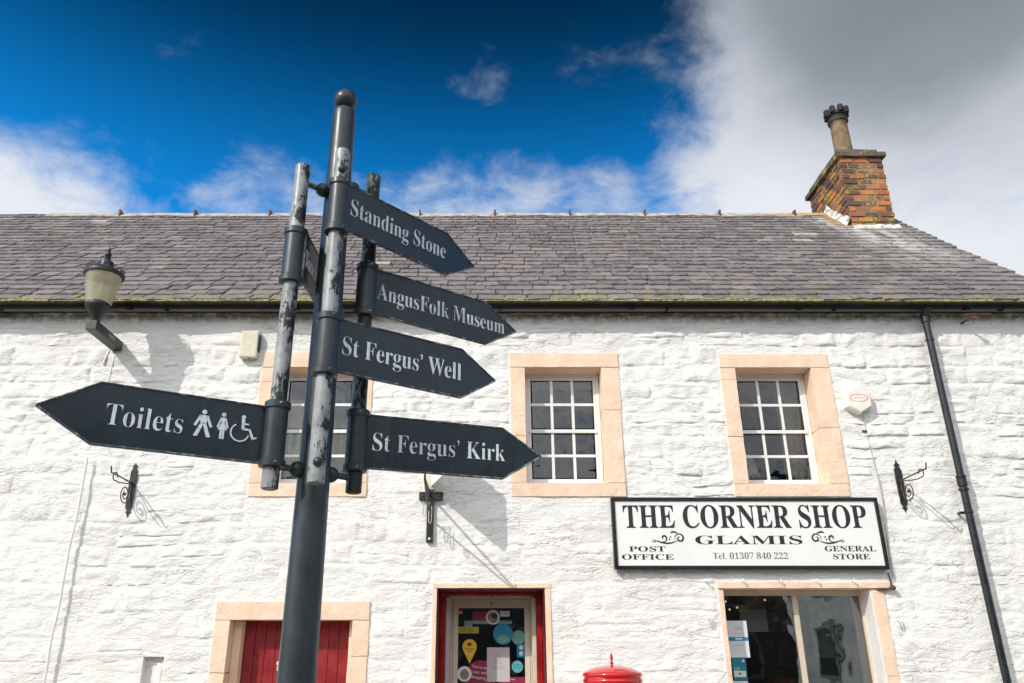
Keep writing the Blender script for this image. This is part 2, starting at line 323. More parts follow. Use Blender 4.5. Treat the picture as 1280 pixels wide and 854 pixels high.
# ------------------------------------------------------------------ helpers
WL = {}
def wloc(o): return WL.get(o.name, Vector((0, 0, 0))) if o else Vector((0, 0, 0))
def thing(name, label, cat, loc=(0, 0, 0), group=None, kind=None):
    o = bpy.data.objects.new(name, None); C.objects.link(o); o.location = loc; o.empty_display_size = .1
    WL[o.name] = Vector(loc); tag(o, label, cat, group, kind); return o
def tag(o, label=None, cat=None, group=None, kind=None):
    if label: o['label'] = label
    if cat: o['category'] = cat
    if group: o['group'] = group
    if kind: o['kind'] = kind
    return o
class MB:
    """collects shapes given in world coordinates, builds one mesh object"""
    def __init__(s): s.v = []; s.f = []; s.sm = []
    def add(s, vs, fs, smooth=False):
        k = len(s.v); s.v += [tuple(v) for v in vs]; s.f += [tuple(i + k for i in f) for f in fs]; s.sm += [smooth] * len(fs)
    def box(s, a, b, bev=0):
        (x0, y0, z0), (x1, y1, z1) = a, b
        x0, x1 = sorted((x0, x1)); y0, y1 = sorted((y0, y1)); z0, z1 = sorted((z0, z1))
        if bev:
            bm = bmesh.new(); bmesh.ops.create_cube(bm, size=1)
            for v in bm.verts: v.co = Vector(((x0 + x1) / 2 + v.co.x * (x1 - x0), (y0 + y1) / 2 + v.co.y * (y1 - y0), (z0 + z1) / 2 + v.co.z * (z1 - z0)))
            bmesh.ops.bevel(bm, geom=bm.edges[:], offset=bev, segments=2, affect='EDGES', profile=.6)
            s.bm(bm); return s
        s.add([(x0, y0, z0), (x1, y0, z0), (x1, y1, z0), (x0, y1, z0), (x0, y0, z1), (x1, y0, z1), (x1, y1, z1), (x0, y1, z1)],
              [(0, 3, 2, 1), (4, 5, 6, 7), (0, 1, 5, 4), (1, 2, 6, 5), (2, 3, 7, 6), (3, 0, 4, 7)]); return s
    def bm(s, bm, smooth=False):
        bm.verts.ensure_lookup_table(); s.add([v.co[:] for v in bm.verts], [[v.index for v in f.verts] for f in bm.faces], smooth); bm.free()
    def rough(s, a, b, amp=.006, step=.05, bev=.008, sc_=9):
        """a dressed block: bevelled, cut fine and knocked about a little"""
        (x0, y0, z0), (x1, y1, z1) = a, b; dims = (x1 - x0, y1 - y0, z1 - z0)
        n = [max(1, int(d / step)) for d in dims]
        bm = bmesh.new(); bmesh.ops.create_cube(bm, size=1)
        for v in bm.verts: v.co = Vector(((x0 + x1) / 2 + v.co.x * dims[0], (y0 + y1) / 2 + v.co.y * dims[1], (z0 + z1) / 2 + v.co.z * dims[2]))
        for ax in range(3):
            for k in range(1, n[ax]):
                co = [0, 0, 0]; co[ax] = (a[ax] + dims[ax] * k / n[ax]); no = [0, 0, 0]; no[ax] = 1
                bmesh.ops.bisect_plane(bm, geom=bm.verts[:] + bm.edges[:] + bm.faces[:], plane_co=co, plane_no=no)
        for v in bm.verts:
            e = sum(1 for ax in range(3) if abs(v.co[ax] - a[ax]) < 1e-5 or abs(v.co[ax] - b[ax]) < 1e-5)
            ctr = Vector([(a[i] + b[i]) / 2 for i in range(3)])
            if e >= 2:
                for ax in range(3):
                    if abs(v.co[ax] - a[ax]) < 1e-5: v.co[ax] += bev * .55
                    elif abs(v.co[ax] - b[ax]) < 1e-5: v.co[ax] -= bev * .55
            nv = noise.noise_vector(v.co * sc_) * amp
            v.co += Vector((nv.x, nv.y, nv.z))
        s.bm(bm, True); return s
    def frame(s, d):
        d = d.normalized(); u = d.cross(Vector((0, 0, 1)));
        if u.length < 1e-3: u = Vector((1, 0, 0))
        u.normalize(); return u, d.cross(u).normalized()
    def cyl(s, a, b, r0, r1=None, n=16, cap=True, smooth=True):
        a, b = Vector(a), Vector(b); r1 = r0 if r1 is None else r1; u, v = s.frame(b - a)
        ring = lambda c, r: [c + (u * math.cos(2 * math.pi * i / n) + v * math.sin(2 * math.pi * i / n)) * r for i in range(n)]
        s.add(ring(a, r0) + ring(b, r1), [(i, (i + 1) % n, n + (i + 1) % n, n + i) for i in range(n)], smooth)
        if cap: s.add(ring(a, r0), [tuple(range(n - 1, -1, -1))]); s.add(ring(b, r1), [tuple(range(n))])
        return s
    def lathe(s, c, prof, n=24, smooth=True, jit=0):
        c = Vector(c); vs = []; fs = []
        for k, (r, z) in enumerate(prof):
            for i in range(n):
                a = 2 * math.pi * i / n; vs.append(c + Vector((r * math.cos(a), r * math.sin(a), z)))
        for k in range(len(prof) - 1):
            for i in range(n): fs.append((k * n + i, k * n + (i + 1) % n, (k + 1) * n + (i + 1) % n, (k + 1) * n + i))
        s.add(vs, fs, smooth); return s
    def turned(s, c, prof, n=24):
        for k in range(len(prof) - 1): s.lathe(c, prof[k:k + 2], n)
        return s
    def sphere(s, c, r, n=20, m=12): return s.lathe(c, [(max(1e-4, r * math.sin(math.pi * k / m)), -r * math.cos(math.pi * k / m)) for k in range(m + 1)], n)
    def tube(s, pts, r, n=8, cap=True):
        pts = [Vector(p) for p in pts]; rr = r if isinstance(r, (list, tuple)) else [r] * len(pts); vs = []; fs = []; u = None
        for k, p_ in enumerate(pts):
            d = (pts[min(k + 1, len(pts) - 1)] - pts[max(k - 1, 0)]).normalized()
            if u is None: u, v = s.frame(d)
            else:
                u = (u - d * u.dot(d)).normalized(); v = d.cross(u)
            for i in range(n):
                a = 2 * math.pi * i / n; vs.append(p_ + (u * math.cos(a) + v * math.sin(a)) * rr[k])
        for k in range(len(pts) - 1):
            for i in range(n): fs.append((k * n + i, k * n + (i + 1) % n, (k + 1) * n + (i + 1) % n, (k + 1) * n + i))
        s.add(vs, fs, True)
        if cap: s.add(vs[:n], [tuple(range(n - 1, -1, -1))]); s.add(vs[-n:], [tuple(range(n))])
        return s
    def prism(s, poly, fr, w0, w1):
        """poly: 2D points (u,v); fr(u,v,w) -> world"""
        n = len(poly); vs = [fr(u, v, w0) for u, v in poly] + [fr(u, v, w1) for u, v in poly]
        s.add(vs, [tuple(range(n)), tuple(range(2 * n - 1, n - 1, -1))] + [(i, n + i, n + (i + 1) % n, (i + 1) % n) for i in range(n)]); return s
    def stroke(s, pts, wd, fr, w0, w1):
        wd = wd if isinstance(wd, (list, tuple)) else [wd] * len(pts); L = []; Rr = []
        for k, (x, y) in enumerate(pts):
            x0, y0 = pts[max(k - 1, 0)]; x1, y1 = pts[min(k + 1, len(pts) - 1)]; d = math.hypot(x1 - x0, y1 - y0) or 1
            nx, ny = -(y1 - y0) / d * wd[k] / 2, (x1 - x0) / d * wd[k] / 2; L.append((x + nx, y + ny)); Rr.append((x - nx, y - ny))
        for k in range(len(pts) - 1): s.prism([L[k], L[k + 1], Rr[k + 1], Rr[k]], fr, w0, w1)
        return s
    def build(s, name, m, parent=None, smooth=None):
        me = bpy.data.meshes.new(name); o_ = wloc(parent)
        me.from_pydata([(x - o_.x, y - o_.y, z - o_.z) for x, y, z in s.v], [], s.f)
        me.polygons.foreach_set('use_smooth', s.sm if smooth is None else [smooth] * len(s.f)); me.update()
        bm = bmesh.new(); bm.from_mesh(me)
        if len(s.f) < 60000: bmesh.ops.recalc_face_normals(bm, faces=bm.faces[:])
        bm.to_mesh(me); bm.free()
        if m != 'wall' and smooth is None and any(s.sm): me.set_sharp_from_angle(angle=R(42))
        me.materials.append(MT[m]); o = bpy.data.objects.new(name, me); C.objects.link(o)
        if parent: o.parent = parent; WL[o.name] = o_
        else: WL[o.name] = Vector((0, 0, 0))
        return o
def inst(src, parent, loc, rot=(0, 0, 0), scale=(1, 1, 1), name=None):
    o = bpy.data.objects.new(name or src.name.split('.')[0], src.data if hasattr(src, 'data') else src); C.objects.link(o)
    o.parent = parent; o.location = Vector(loc) - wloc(parent); o.rotation_euler = rot; o.scale = scale; WL[o.name] = Vector(loc); return o

def serif(s):
    o = ''
    for c in s:
        if 'A' <= c <= 'Z': o += chr(0x1D400 + ord(c) - 65)
        elif 'a' <= c <= 'z': o += chr(0x1D41A + ord(c) - 97)
        elif '0' <= c <= '9': o += chr(0x1D7CE + ord(c) - 48)
        else: o += c
    return o
def glyphs(body, ext=0.0, res=4, offset=0.0, space=1.0):
    c = bpy.data.curves.new('lettering', 'FONT'); c.body = body; c.extrude = ext; c.resolution_u = res; c.offset = offset; c.space_character = space
    o = bpy.data.objects.new('lettering', c); C.objects.link(o); bpy.context.view_layer.update()
    me = bpy.data.meshes.new_from_object(o.evaluated_get(bpy.context.evaluated_depsgraph_get()))
    bpy.data.objects.remove(o); bpy.data.curves.remove(c); return me
CAPH = {}
def capheight(ser):
    if ser not in CAPH:
        me = glyphs(serif('H') if ser else 'H'); ys = [v.co.y for v in me.vertices]; CAPH[ser] = max(ys) - min(ys); bpy.data.meshes.remove(me)
    return CAPH[ser]
def text(name, body, fr, u0, u1, v0, caph, w0, w1, m, parent, ser=True, offset=0.0, space=1.0):
    """letters between u0 and u1 on baseline v0 with the given cap height, from depth w0 to w1"""
    me = glyphs(serif(body) if ser else body, .01, 4, offset, space); o_ = wloc(parent)
    xs = [v.co.x for v in me.vertices]; x0, x1 = min(xs), max(xs); k = caph / capheight(ser)
    for v in me.vertices:
        p_ = fr(u0 + (v.co.x - x0) / (x1 - x0) * (u1 - u0), v0 + v.co.y * k, w0 if v.co.z < 0 else w1)
        v.co = Vector(p_) - o_
    me.materials.clear(); me.materials.append(MT[m])
    o = bpy.data.objects.new(name, me); C.objects.link(o)
    if parent: o.parent = parent
    WL[o.name] = o_
    return o
def circle(cx, cy, r, n=24, ry=None): return [(cx + r * math.cos(2 * math.pi * i / n), cy + (ry or r) * math.sin(2 * math.pi * i / n)) for i in range(n)]
def inset(poly, d):
    n = len(poly); A = sum(poly[i][0] * poly[(i + 1) % n][1] - poly[(i + 1) % n][0] * poly[i][1] for i in range(n)); sg = 1 if A > 0 else -1; out_ = []
    for i in range(n):
        p0, p1, p2 = Vector(poly[i - 1]), Vector(poly[i]), Vector(poly[(i + 1) % n])
        e0 = (p1 - p0).normalized(); e1 = (p2 - p1).normalized(); n0 = Vector((-e0.y, e0.x)) * sg; n1 = Vector((-e1.y, e1.x)) * sg
        bi = (n0 + n1); bi /= (1 + n0.dot(n1)); q = p1 + bi * d; out_.append((q.x, q.y))
    return out_

# ------------------------------------------------------------------ ground
WY = 8.0                                      # the shop front
def sheet(name, x0, x1, y0, y1, z, m): return tag(MB().box((x0, y0, z - .1), (x1, y1, z)).build(name, m), kind='structure')
g = MB().add([(-900, -900, -.13), (900, -900, -.13), (900, 900, -.13), (-900, 900, -.13)], [(0, 1, 2, 3)]) or None
gm = MB(); gm.add([(-900, -900, -.13), (900, -900, -.13), (900, 900, -.13), (-900, 900, -.13)], [(0, 1, 2, 3)]); tag(gm.build('ground', 'grass_ground'), kind='structure')
rm = MB(); rm.add([(-60, -5.2, -.12), (60, -5.2, -.12), (60, 5.9, -.12), (-60, 5.9, -.12)], [(0, 1, 2, 3)]); tag(rm.build('road', 'asphalt'), kind='structure')
pv = tag(MB().box((-60, 6.05, -.2), (60, 8.05, -.004)).build('pavement', 'paving_stone'), kind='structure')
tag(MB().box((-60, 5.9, -.2), (60, 6.05, 0.0)).build('kerb', 'kerb_stone'), kind='structure')
isl = tag(MB().box((-2.4, -1.2, -.2), (1.6, 3.9, 0.0), .02).build('pavement', 'paving_stone'), kind='structure')
tag(MB().box((-60, -7.2, -.2), (60, -5.2, -.0), .02).build('pavement', 'paving_stone'), kind='structure')

# ------------------------------------------------------------------ cottage
house = thing('cottage', 'long white painted rubble cottage with slate roof, peach window margins and brick chimney', 'cottage', (0, WY, 0))
XL, XR = -8.0, 6.42
EY, EZ = 7.84, 5.20                            # eave line of the slates
PIT = R(43); RIDGE_Y = 11.09; RIDGE_Z = EZ + (RIDGE_Y - EY) * math.tan(PIT); BACK_Y = 2 * RIDGE_Y - EY
def fx(px, py): return P(px, py, WY).x
def fz(py): return P(612, py, WY).z
REV = .22
openings = {}
def rect(l, r, top, bot): return (l, r, fz(bot), fz(top))
def av(*a): return sum(a) / len(a)
W1o = (av(fx(330, 441), fx(310, 620)), av(fx(467, 441), fx(460, 620)), fz(621), fz(441))
W2o = (av(fx(637, 441), fx(638.5, 621)), av(fx(774, 443), fx(781, 621)), fz(621), fz(442))
W3o = (av(fx(898, 443), fx(918, 621)), av(fx(1031, 443), fx(1065, 621)), fz(621), fz(443))
W2i = (av(fx(656, 459), fx(658.6, 603)), av(fx(751, 460), fx(759, 603)), fz(604), fz(459.5))
W3i = (av(fx(918.6, 460), fx(936, 604)), av(fx(1012, 460), fx(1037, 605)), fz(605), fz(460))
W1i = (W1o[0] + (W2i[0] - W2o[0]) + .02, W1o[1] - (W2o[1] - W2i[1]), W2i[2], W2i[3])
D1o = (fx(272, 752), fx(463, 752), 0.0, fz(752)); D1i = (fx(288.5, 775), fx(440.7, 775), 0.0, fz(775))
D2o = (fx(541, 730), fx(688, 730), 0.0, fz(729)); D2i = (fx(546.5, 736), fx(681, 736), 0.0, fz(735.5))
SWo = (fx(897, 735), fx(1104, 735), .55, fz(728)); SWi = (fx(904.5, 742), fx(1090, 745), .62, fz(736))
NI = (fx(177.5, 835), fx(204, 835), 1.15, fz(821))
RECTS = [W1o, W2o, W3o, D1o, D2o, SWo, NI]
HOLES = [W1i, W2i, W3i, D1i, D2i, SWi, NI]

# wall: mortar bed as a cut grid, stones stand proud of it
wall = None
def relief(x, z): return noise.noise(Vector((x * 2.3, 3.1, z * 3.0))) * .012 + noise.noise(Vector((x * 8, 7.7, z * 13))) * .006
xs = sorted(set([round(XL + i * .06, 4) for i in range(int((XR - XL) / .06) + 1)] + [round(v, 4) for r_ in HOLES for v in r_[:2]] + [XR]))
zs = sorted(set([0, .3, .6, .9] + [round(1.15 + i * .05, 4) for i in range(82)] + [round(v, 4) for r_ in HOLES for v in r_[2:]]))
zs = [z_ for z_ in zs if z_ <= 5.22]
wb = MB(); idx = {}; vs = []; fs = []
def vid(i, j):
    if (i, j) not in idx:
        x_, z_ = xs[i], zs[j]; near = min(max(max(r_[0] - x_, x_ - r_[1]), max(r_[2] - z_, z_ - r_[3])) for r_ in HOLES)
        k = min(1, max(0, near / .1)); idx[(i, j)] = len(vs); vs.append((x_, WY - relief(x_, z_) * k - (0 if near > .02 else -.001), z_))
    return idx[(i, j)]
for i in range(len(xs) - 1):
    for j in range(len(zs) - 1):
        cx, cz = (xs[i] + xs[i + 1]) / 2, (zs[j] + zs[j + 1]) / 2
        if any(r_[0] < cx < r_[1] and r_[2] < cz < r_[3] for r_ in HOLES): continue
        fs.append((vid(i, j), vid(i + 1, j), vid(i + 1, j + 1), vid(i, j + 1)))
wb.add(vs, fs, True)
# gable and rear walls, behind the front face
T2 = WY + .45
wb.add([(XR, WY, 0), (XR, BACK_Y - .16, 0), (XR, BACK_Y - .16, 5.2), (XR, RIDGE_Y, RIDGE_Z - .1), (XR, WY, 5.2)], [(0, 1, 2, 3, 4)])
wb.add([(XL, WY, 0), (XL, BACK_Y - .16, 0), (XL, BACK_Y - .16, 5.2), (XL, RIDGE_Y, RIDGE_Z - .1), (XL, WY, 5.2)], [(0, 4, 3, 2, 1)])
wb.add([(XL, BACK_Y - .16, 0), (XR, BACK_Y - .16, 0), (XR, BACK_Y - .16, 5.2), (XL, BACK_Y - .16, 5.2)], [(0, 1, 2, 3)])
wall = wb.build('wall', 'wall', house)

# stones
stones = []
z_ = 1.02; row = 0
rs = random.Random(11)
while z_ < 5.16:
    hgt = rs.choice([.11, .14, .17, .19, .22, .25]) * rs.uniform(.92, 1.1)
    if z_ + hgt > 5.17: hgt = 5.19 - z_
    if hgt < .05: break
    spans = [(XL + .02, XR - .02)]
    for (a, b_, c, d) in RECTS:
        if c - .01 < z_ + hgt and d + .005 > z_:
            ns = []
            for (s0, s1) in spans:
                if b_ <= s0 or a >= s1: ns.append((s0, s1)); continue
                if a - s0 > .06: ns.append((s0, a - .004))
                if s1 - b_ > .06: ns.append((b_ + .004, s1))
            spans = ns
    for (s0, s1) in spans:
        x_ = s0
        while x_ < s1 - .05:
            wd = rs.uniform(.22, .62) * (1.15 if hgt > .18 else .9)
            if s1 - (x_ + wd) < .16: wd = s1 - x_
            sub = [(z_, hgt)] if rs.random() < .82 or hgt < .17 else [(z_, hgt * .45), (z_ + hgt * .45, hgt * .55)]
            for (zz, hh_) in sub: stones.append((x_, x_ + wd, zz, zz + hh_))
            x_ += wd
    z_ += hgt; row += 1
def cleark(x, z): return min(1, max(0, min(max(max(q[0] - x, x - q[1]), max(q[2] - z, z - q[3])) for q in RECTS) / .25)) * min(1, max(0, (5.0 - z) / .3))
def stone_mesh(mb, x0, x1, z0, z1, r):
    nx = max(5, int((x1 - x0) / .032)); nz = 8
    zc = (z0 + z1) / 2
    k = min(1, max(0, (zc - 1.8) / 2.6)); amp = (.006 + .010 * k) * r.uniform(.45, 1.3)
    if r.random() < .5: amp *= .25
    tilt = r.uniform(-.006, .008) * (.5 + k); sd = r.uniform(0, 50); edge = r.uniform(3, 8)
    vs_ = []; fs_ = []
    for j in range(nz + 1):
        v = j / nz; vv = .5 - .5 * math.cos(math.pi * v) if 0 < v < 1 else v; vv = .6 * v + .4 * vv
        for i in range(nx + 1):
            u = i / nx
            x = x0 + u * (x1 - x0); z = z0 + vv * (z1 - z0)
            onb = i in (0, nx) or j in (0, nz)
            wob = noise.noise(Vector((x * 5, sd, z * 5))) * .014 + noise.noise(Vector((x * .9, 1.7, z * .5))) * .05 * cleark(x, z)
            z += wob * (1 if 0 < vv < 1 else .5); x += noise.noise(Vector((x * 6, sd + 9, z * 9))) * .026 * (1 if 0 < i < nx or True else 0)
            e = (1 - abs(2 * u - 1) ** (edge * 1.6)) * (1 - abs(2 * vv - 1) ** edge) * (.75 + .6 * noise.noise(Vector((x * 4, sd + 3, z * 5))))
            h_ = -.006 if onb else amp * e + tilt * (vv - .5) * 2 + (noise.noise(Vector((x * 9, sd, z * 13))) * .013 + noise.noise(Vector((x * 21, sd, z * 30))) * .008) * (.5 + .8 * k)
            vs_.append((x, WY - relief(x, z) - h_, z))
    for j in range(nz):
        for i in range(nx): q_ = j * (nx + 1) + i; fs_.append((q_, q_ + 1, q_ + nx + 2, q_ + nx + 1))
    mb.add(vs_, fs_, True)
def inview(x, z, Y=WY):
    d = Y * math.cos(TH) + (z - EYE) * math.sin(TH); px = 612 + F * x / d; py = 427 - F * ((z - EYE) * math.cos(TH) - Y * math.sin(TH)) / d
    return -10 < px < 1290 and -10 < py < 864
order = sorted(range(len(stones)), key=lambda i: -((stones[i][1] - stones[i][0]) * (stones[i][3] - stones[i][2])) - (100 if inview((stones[i][0] + stones[i][1]) / 2, (stones[i][2] + stones[i][3]) / 2) else 0))
rest = MB()
for k, i in enumerate(order):
    r_ = random.Random(i)
    if k < 290: mb = MB(); stone_mesh(mb, *stones[i], r_); mb.build('stone', 'wall', wall)
    else: stone_mesh(rest, *stones[i], r_)
tag(rest.build('stone', 'wall', wall), kind='stuff')
# niche
nb = MB(); nb.box((NI[0], WY + .07, NI[2]), (NI[1], WY + .12, NI[3])); nb.box((NI[0] - .05, WY - .002, NI[2] - .02), (NI[0], WY + .12, NI[3])); nb.box((NI[1], WY - .002, NI[2]), (NI[1] + .03, WY + .12, NI[3]))
nb.box((NI[0] - .05, WY - .002, NI[3]), (NI[1] + .03, WY + .12, NI[3] + .025)); nb.rough(((NI[0] + NI[1]) / 2 + .02, WY + .03, NI[2]), (NI[1], WY + .08, NI[3] - .05), .004)
nb.build('niche', 'wall', house)

# roof ---------------------------------------------------------------
cs, sn = math.cos(PIT), math.sin(PIT)
def slope(x, s_, n_=0): return Vector((x, EY + s_ * cs - n_ * sn, EZ + s_ * sn + n_ * cs))
SL = (RIDGE_Y - EY) / cs
dk = MB()
for sx in (0,):
    dk.add([slope(XL, 0, -.03), slope(XR, 0, -.03), slope(XR, SL, -.03), slope(XL, SL, -.03), slope(XL, 0, -.09), slope(XR, 0, -.09), slope(XR, SL, -.09), slope(XL, SL, -.09)],
           [(0, 1, 2, 3), (7, 6, 5, 4), (0, 4, 5, 1), (1, 5, 6, 2), (3, 7, 4, 0)])
mir = lambda v: (v.x, 2 * RIDGE_Y - v.y, v.z)
dk.add([mir(slope(XL, 0, 0)), mir(slope(XR, 0, 0)), mir(slope(XR, SL, 0)), mir(slope(XL, SL, 0)), mir(slope(XL, 0, -.09)), mir(slope(XR, 0, -.09)), mir(slope(XR, SL, -.09)), mir(slope(XL, SL, -.09))],
       [(0, 1, 2, 3), (7, 6, 5, 4), (0, 4, 5, 1), (1, 5, 6, 2)])
roof = dk.build('roof', 'slate', house)
EXPO = .176; LEN = .38; TK = .025
def slate_geo(r):
    """unit-width slate, tail at y=0; ragged tail edge"""
    n = 5; top = []; 
    xs_ = [-.5 + i / n for i in range(n + 1)]
    tail = [r.uniform(-.009, .009) for _ in xs_]
    if r.random() < .25: tail[0] += r.uniform(.01, .04)
    if r.random() < .25: tail[-1] += r.uniform(.01, .04)
    v = [(x, tl, TK * r.uniform(.8, 1.2)) for x, tl in zip(xs_, tail)] + [(x, tl, 0) for x, tl in zip(xs_, tail)] + [(-.5, LEN, TK), (.5, LEN, TK), (-.5, LEN, 0), (.5, LEN, 0)]
    m_ = n + 1; a, b_, c, d = 2 * m_, 2 * m_ + 1, 2 * m_ + 2, 2 * m_ + 3
    f = [tuple(list(range(m_)) + [b_, a]), (a, b_, d, c)] + [(i + m_, i + 1 + m_, i + 1, i) for i in range(n)] + [(m_, 0, a, c), (m_ - 1, 2 * m_ - 1, d, b_)]
    return v, f
rv = random.Random(5); geos = [slate_geo(rv) for _ in range(12)]; smesh = []
for v, f in geos:
    me = bpy.data.meshes.new('slate'); me.from_pydata(v, [], f); me.materials.append(MT['slate']); me.update(); smesh.append(me)
big = MB(); rr_ = random.Random(3); nparts = 0
tiltA = math.atan(.032 / LEN)
CH = (5.53, 6.21, 10.43, 11.67)
for k in range(int(SL / EXPO) + 1):
    s_ = k * EXPO + (-.01 if k == 0 else 0); x = XL - rr_.uniform(0, .3)
    while x < XR:
        wd = rr_.uniform(.20, .36); 
        if x + wd > XR - .1: wd = XR - x + rr_.uniform(0, .02)
        g_ = rr_.randrange(12); cx = x + wd / 2; jj = rr_.uniform(-.010, .010); lift = rr_.uniform(0, .008)
        sag = .012 * noise.noise(Vector((cx * .8, s_ * .7, 2)))
        L_ = min(LEN, SL - s_ + .02)
        p_ = slope(cx, s_ + jj, .034 + lift + sag); rz = rr_.uniform(-.008, .008)
        hidden = CH[0] < cx < CH[1] and p_.y > CH[2] + .05
        if not hidden:
            M_ = Matrix.Rotation(PIT - tiltA, 4, 'X') @ Matrix.Rotation(rz, 4, 'Z')
            if k < 8 and nparts < 298 and inview(cx, p_.z, p_.y):
                o = bpy.data.objects.new('slate', smesh[g_]); C.objects.link(o); o.parent = roof; o.location = p_ - wloc(roof)
                o.rotation_euler = M_.to_euler(); o.scale = (wd - .014, 1, 1); nparts += 1
            else:
                v, f = geos[g_]
                big.add([p_ + (M_ @ Vector((a * (wd - .014), min(b_, L_), c))) for a, b_, c in v], f)
        x += wd
tag(big.build('slate', 'slate', roof, False), kind='stuff')
# moss along the eave
mo = MB(); vs = []; fs = []; n_ = 620
for i in range(n_ + 1):
    x = XL + (XR - XL) * i / n_; h_ = .014 + .014 * max(-.6, noise.noise(Vector((x * 3, 0, 0))) + .6 * noise.noise(Vector((x * 17, 4, 0)))); 
    if noise.noise(Vector((x * .9, 9, 0))) < -.35 or x > 4.2: h_ *= .45
    q_ = .03 + .02 * noise.noise(Vector((x * 11, 5, 1)))
    vs += [slope(x, -.022, .012), slope(x, -.026, .035 + h_ * .5), slope(x, 0, .045 + h_), slope(x, q_, .048 + h_ * .7), slope(x, q_ + .03, .036)]
for i in range(n_):
    for j in range(4): a = i * 5 + j; fs.append((a, a + 5, a + 6, a + 1))
mo.add(vs, fs, True); tag(mo.build('moss', 'moss', roof), 'yellow green moss growing along the eave slates', kind='stuff')
# ridge tiles
rx = P(62, 271, RIDGE_Y).x - 8 * 1.21; 
while rx < 5.5:
    e = min(rx + 1.205, 5.53)
    if rx > XL - .1:
        a = max(rx, XL); rb = MB(); prof = [(-.15, -.115), (-.135, -.085), (-.05, -.002), (-.03, .016), (.03, .016), (.05, -.002), (.135, -.085), (.15, -.115)]
        vs = []; N = 8; tl = rr_.uniform(-.006, .006)
        for i in range(N + 1):
            xx = a + .004 + (e - a - .008) * i / N
            for (dy_, dz_) in prof: vs.append((xx, RIDGE_Y + dy_, RIDGE_Z + .055 + dz_ + tl + .006 * noise.noise(Vector((xx * 3, dy_ * 5, 1))) + (.012 * math.sin(math.pi * i / N) if abs(dy_) > .1 else 0)))
        m_ = len(prof); rb.add(vs, [(i * m_ + j, (i + 1) * m_ + j, (i + 1) * m_ + j + 1, i * m_ + j + 1) for i in range(N) for j in range(m_ - 1)], False)
        rb.build('ridge_tile', 'ridge', roof)
        if e < 5.4:
            cb = MB(); cb.rough((e - .018, RIDGE_Y - .15, RIDGE_Z - .04), (e + .016, RIDGE_Y + .04, RIDGE_Z + .070), .008, .03, .006, 20); cb.build('ridge_clip', 'rust_clip', roof)
    rx += 1.21
# chimney
ch = MB().box((CH[0] + .012, CH[2] + .012, RIDGE_Z - 1.2), (CH[1] - .012, CH[3] - .012, 8.93)).build('chimney', 'mortar', house)
bme = []
for i in range(4):
    mb = MB(); bl, bd, bh = (.205, .09, .083); mb.rough((-bl / 2, 0, -bh / 2), (bl / 2, bd, bh / 2), .006, .055, .012, 14 + i); o = mb.build('brick', 'brick'); bme.append(o.data); bpy.data.objects.remove(o)
CT = 8.93; rowh = .098; nrow = 18
for rw in range(nrow):
    zc = CT - rowh * (rw + .5)
    for side in range(4):
        x0, x1, y0, y1 = CH; L_ = (x1 - x0) if side % 2 == 0 else (y1 - y0); n_ = 3 if side % 2 == 0 else 6; 
        off = (rw + side) % 2
        pieces = []
        wl_ = L_ / n_
        if off: pieces = [(0, wl_ / 2)] + [(wl_ / 2 + i * wl_, wl_ / 2 + (i + 1) * wl_) for i in range(n_ - 1)] + [(L_ - wl_ / 2, L_)]
        else: pieces = [(i * wl_, (i + 1) * wl_) for i in range(n_)]
        for (a, b_) in pieces:
            c = (a + b_) / 2; lg = (b_ - a - .012)
            j_ = rr_.uniform(-.014, .006)
            if side == 0: p_ = (x0 + c, y0 + j_, zc); rot = 0
            elif side == 1: p_ = (x0 + j_, y1 - c, zc); rot = -math.pi / 2
            elif side == 2: p_ = (x1 - c, y1 - j_, zc); rot = math.pi
            else: p_ = (x1 - j_, y0 + c, zc); rot = math.pi / 2
            slz = EZ + (min(p_[1], 2 * RIDGE_Y - p_[1]) - EY) * math.tan(PIT)
            if zc < slz - .02: continue
            if side in (2,) and zc < slz + .0: continue
            inst(bme[rr_.randrange(4)], ch, p_, (0, 0, rot + rr_.uniform(-.02, .02)), (lg / .205, 1, rr_.uniform(.9, 1.06)), 'brick')
cp = MB(); cp.rough((CH[0] - .055, CH[2] - .055, CT), (CH[1] + .055, CH[3] + .055, CT + .085), .008, .08, .012, 6); cp.build('coping', 'cope', ch)
cp = MB(); cp.rough((CH[0] + .0, CH[2] + .02, CT + .083), (CH[1] - .02, CH[3] - .02, CT + .19), .012, .08, .02, 6); cp.build('coping', 'cope', ch)
pz = CT + .17; pt = MB(); pc = (5.96, 11.05, pz)
Hp = 1.28
pt.lathe(pc, [(.19, 0), (.185, .04), (.155, .10), (.147, .2), (.137, Hp * .72), (.142, Hp * .74), (.165, Hp * .755), (.165, Hp * .79), (.15, Hp * .80), (.15, Hp * .83), (.175, Hp * .845), (.178, Hp * .88), (.16, Hp * .9)], 20)
pt.lathe(pc, [(.16, Hp * .9), (.11, Hp * .9), (.11, Hp * .6)], 20)
for i in range(8):
    a = 2 * math.pi * i / 8; q_ = Vector((pc[0] + .165 * math.cos(a), pc[1] + .165 * math.sin(a), pz + Hp * .93)); pt.sphere(q_, .052, 8, 6)
    pt.lathe((q_.x, q_.y, pz + Hp * .86), [(.045, 0), (.05, .07), (.042, .11), (.02, .125)], 8)
pt.build('chimney_pot', 'pot', ch)
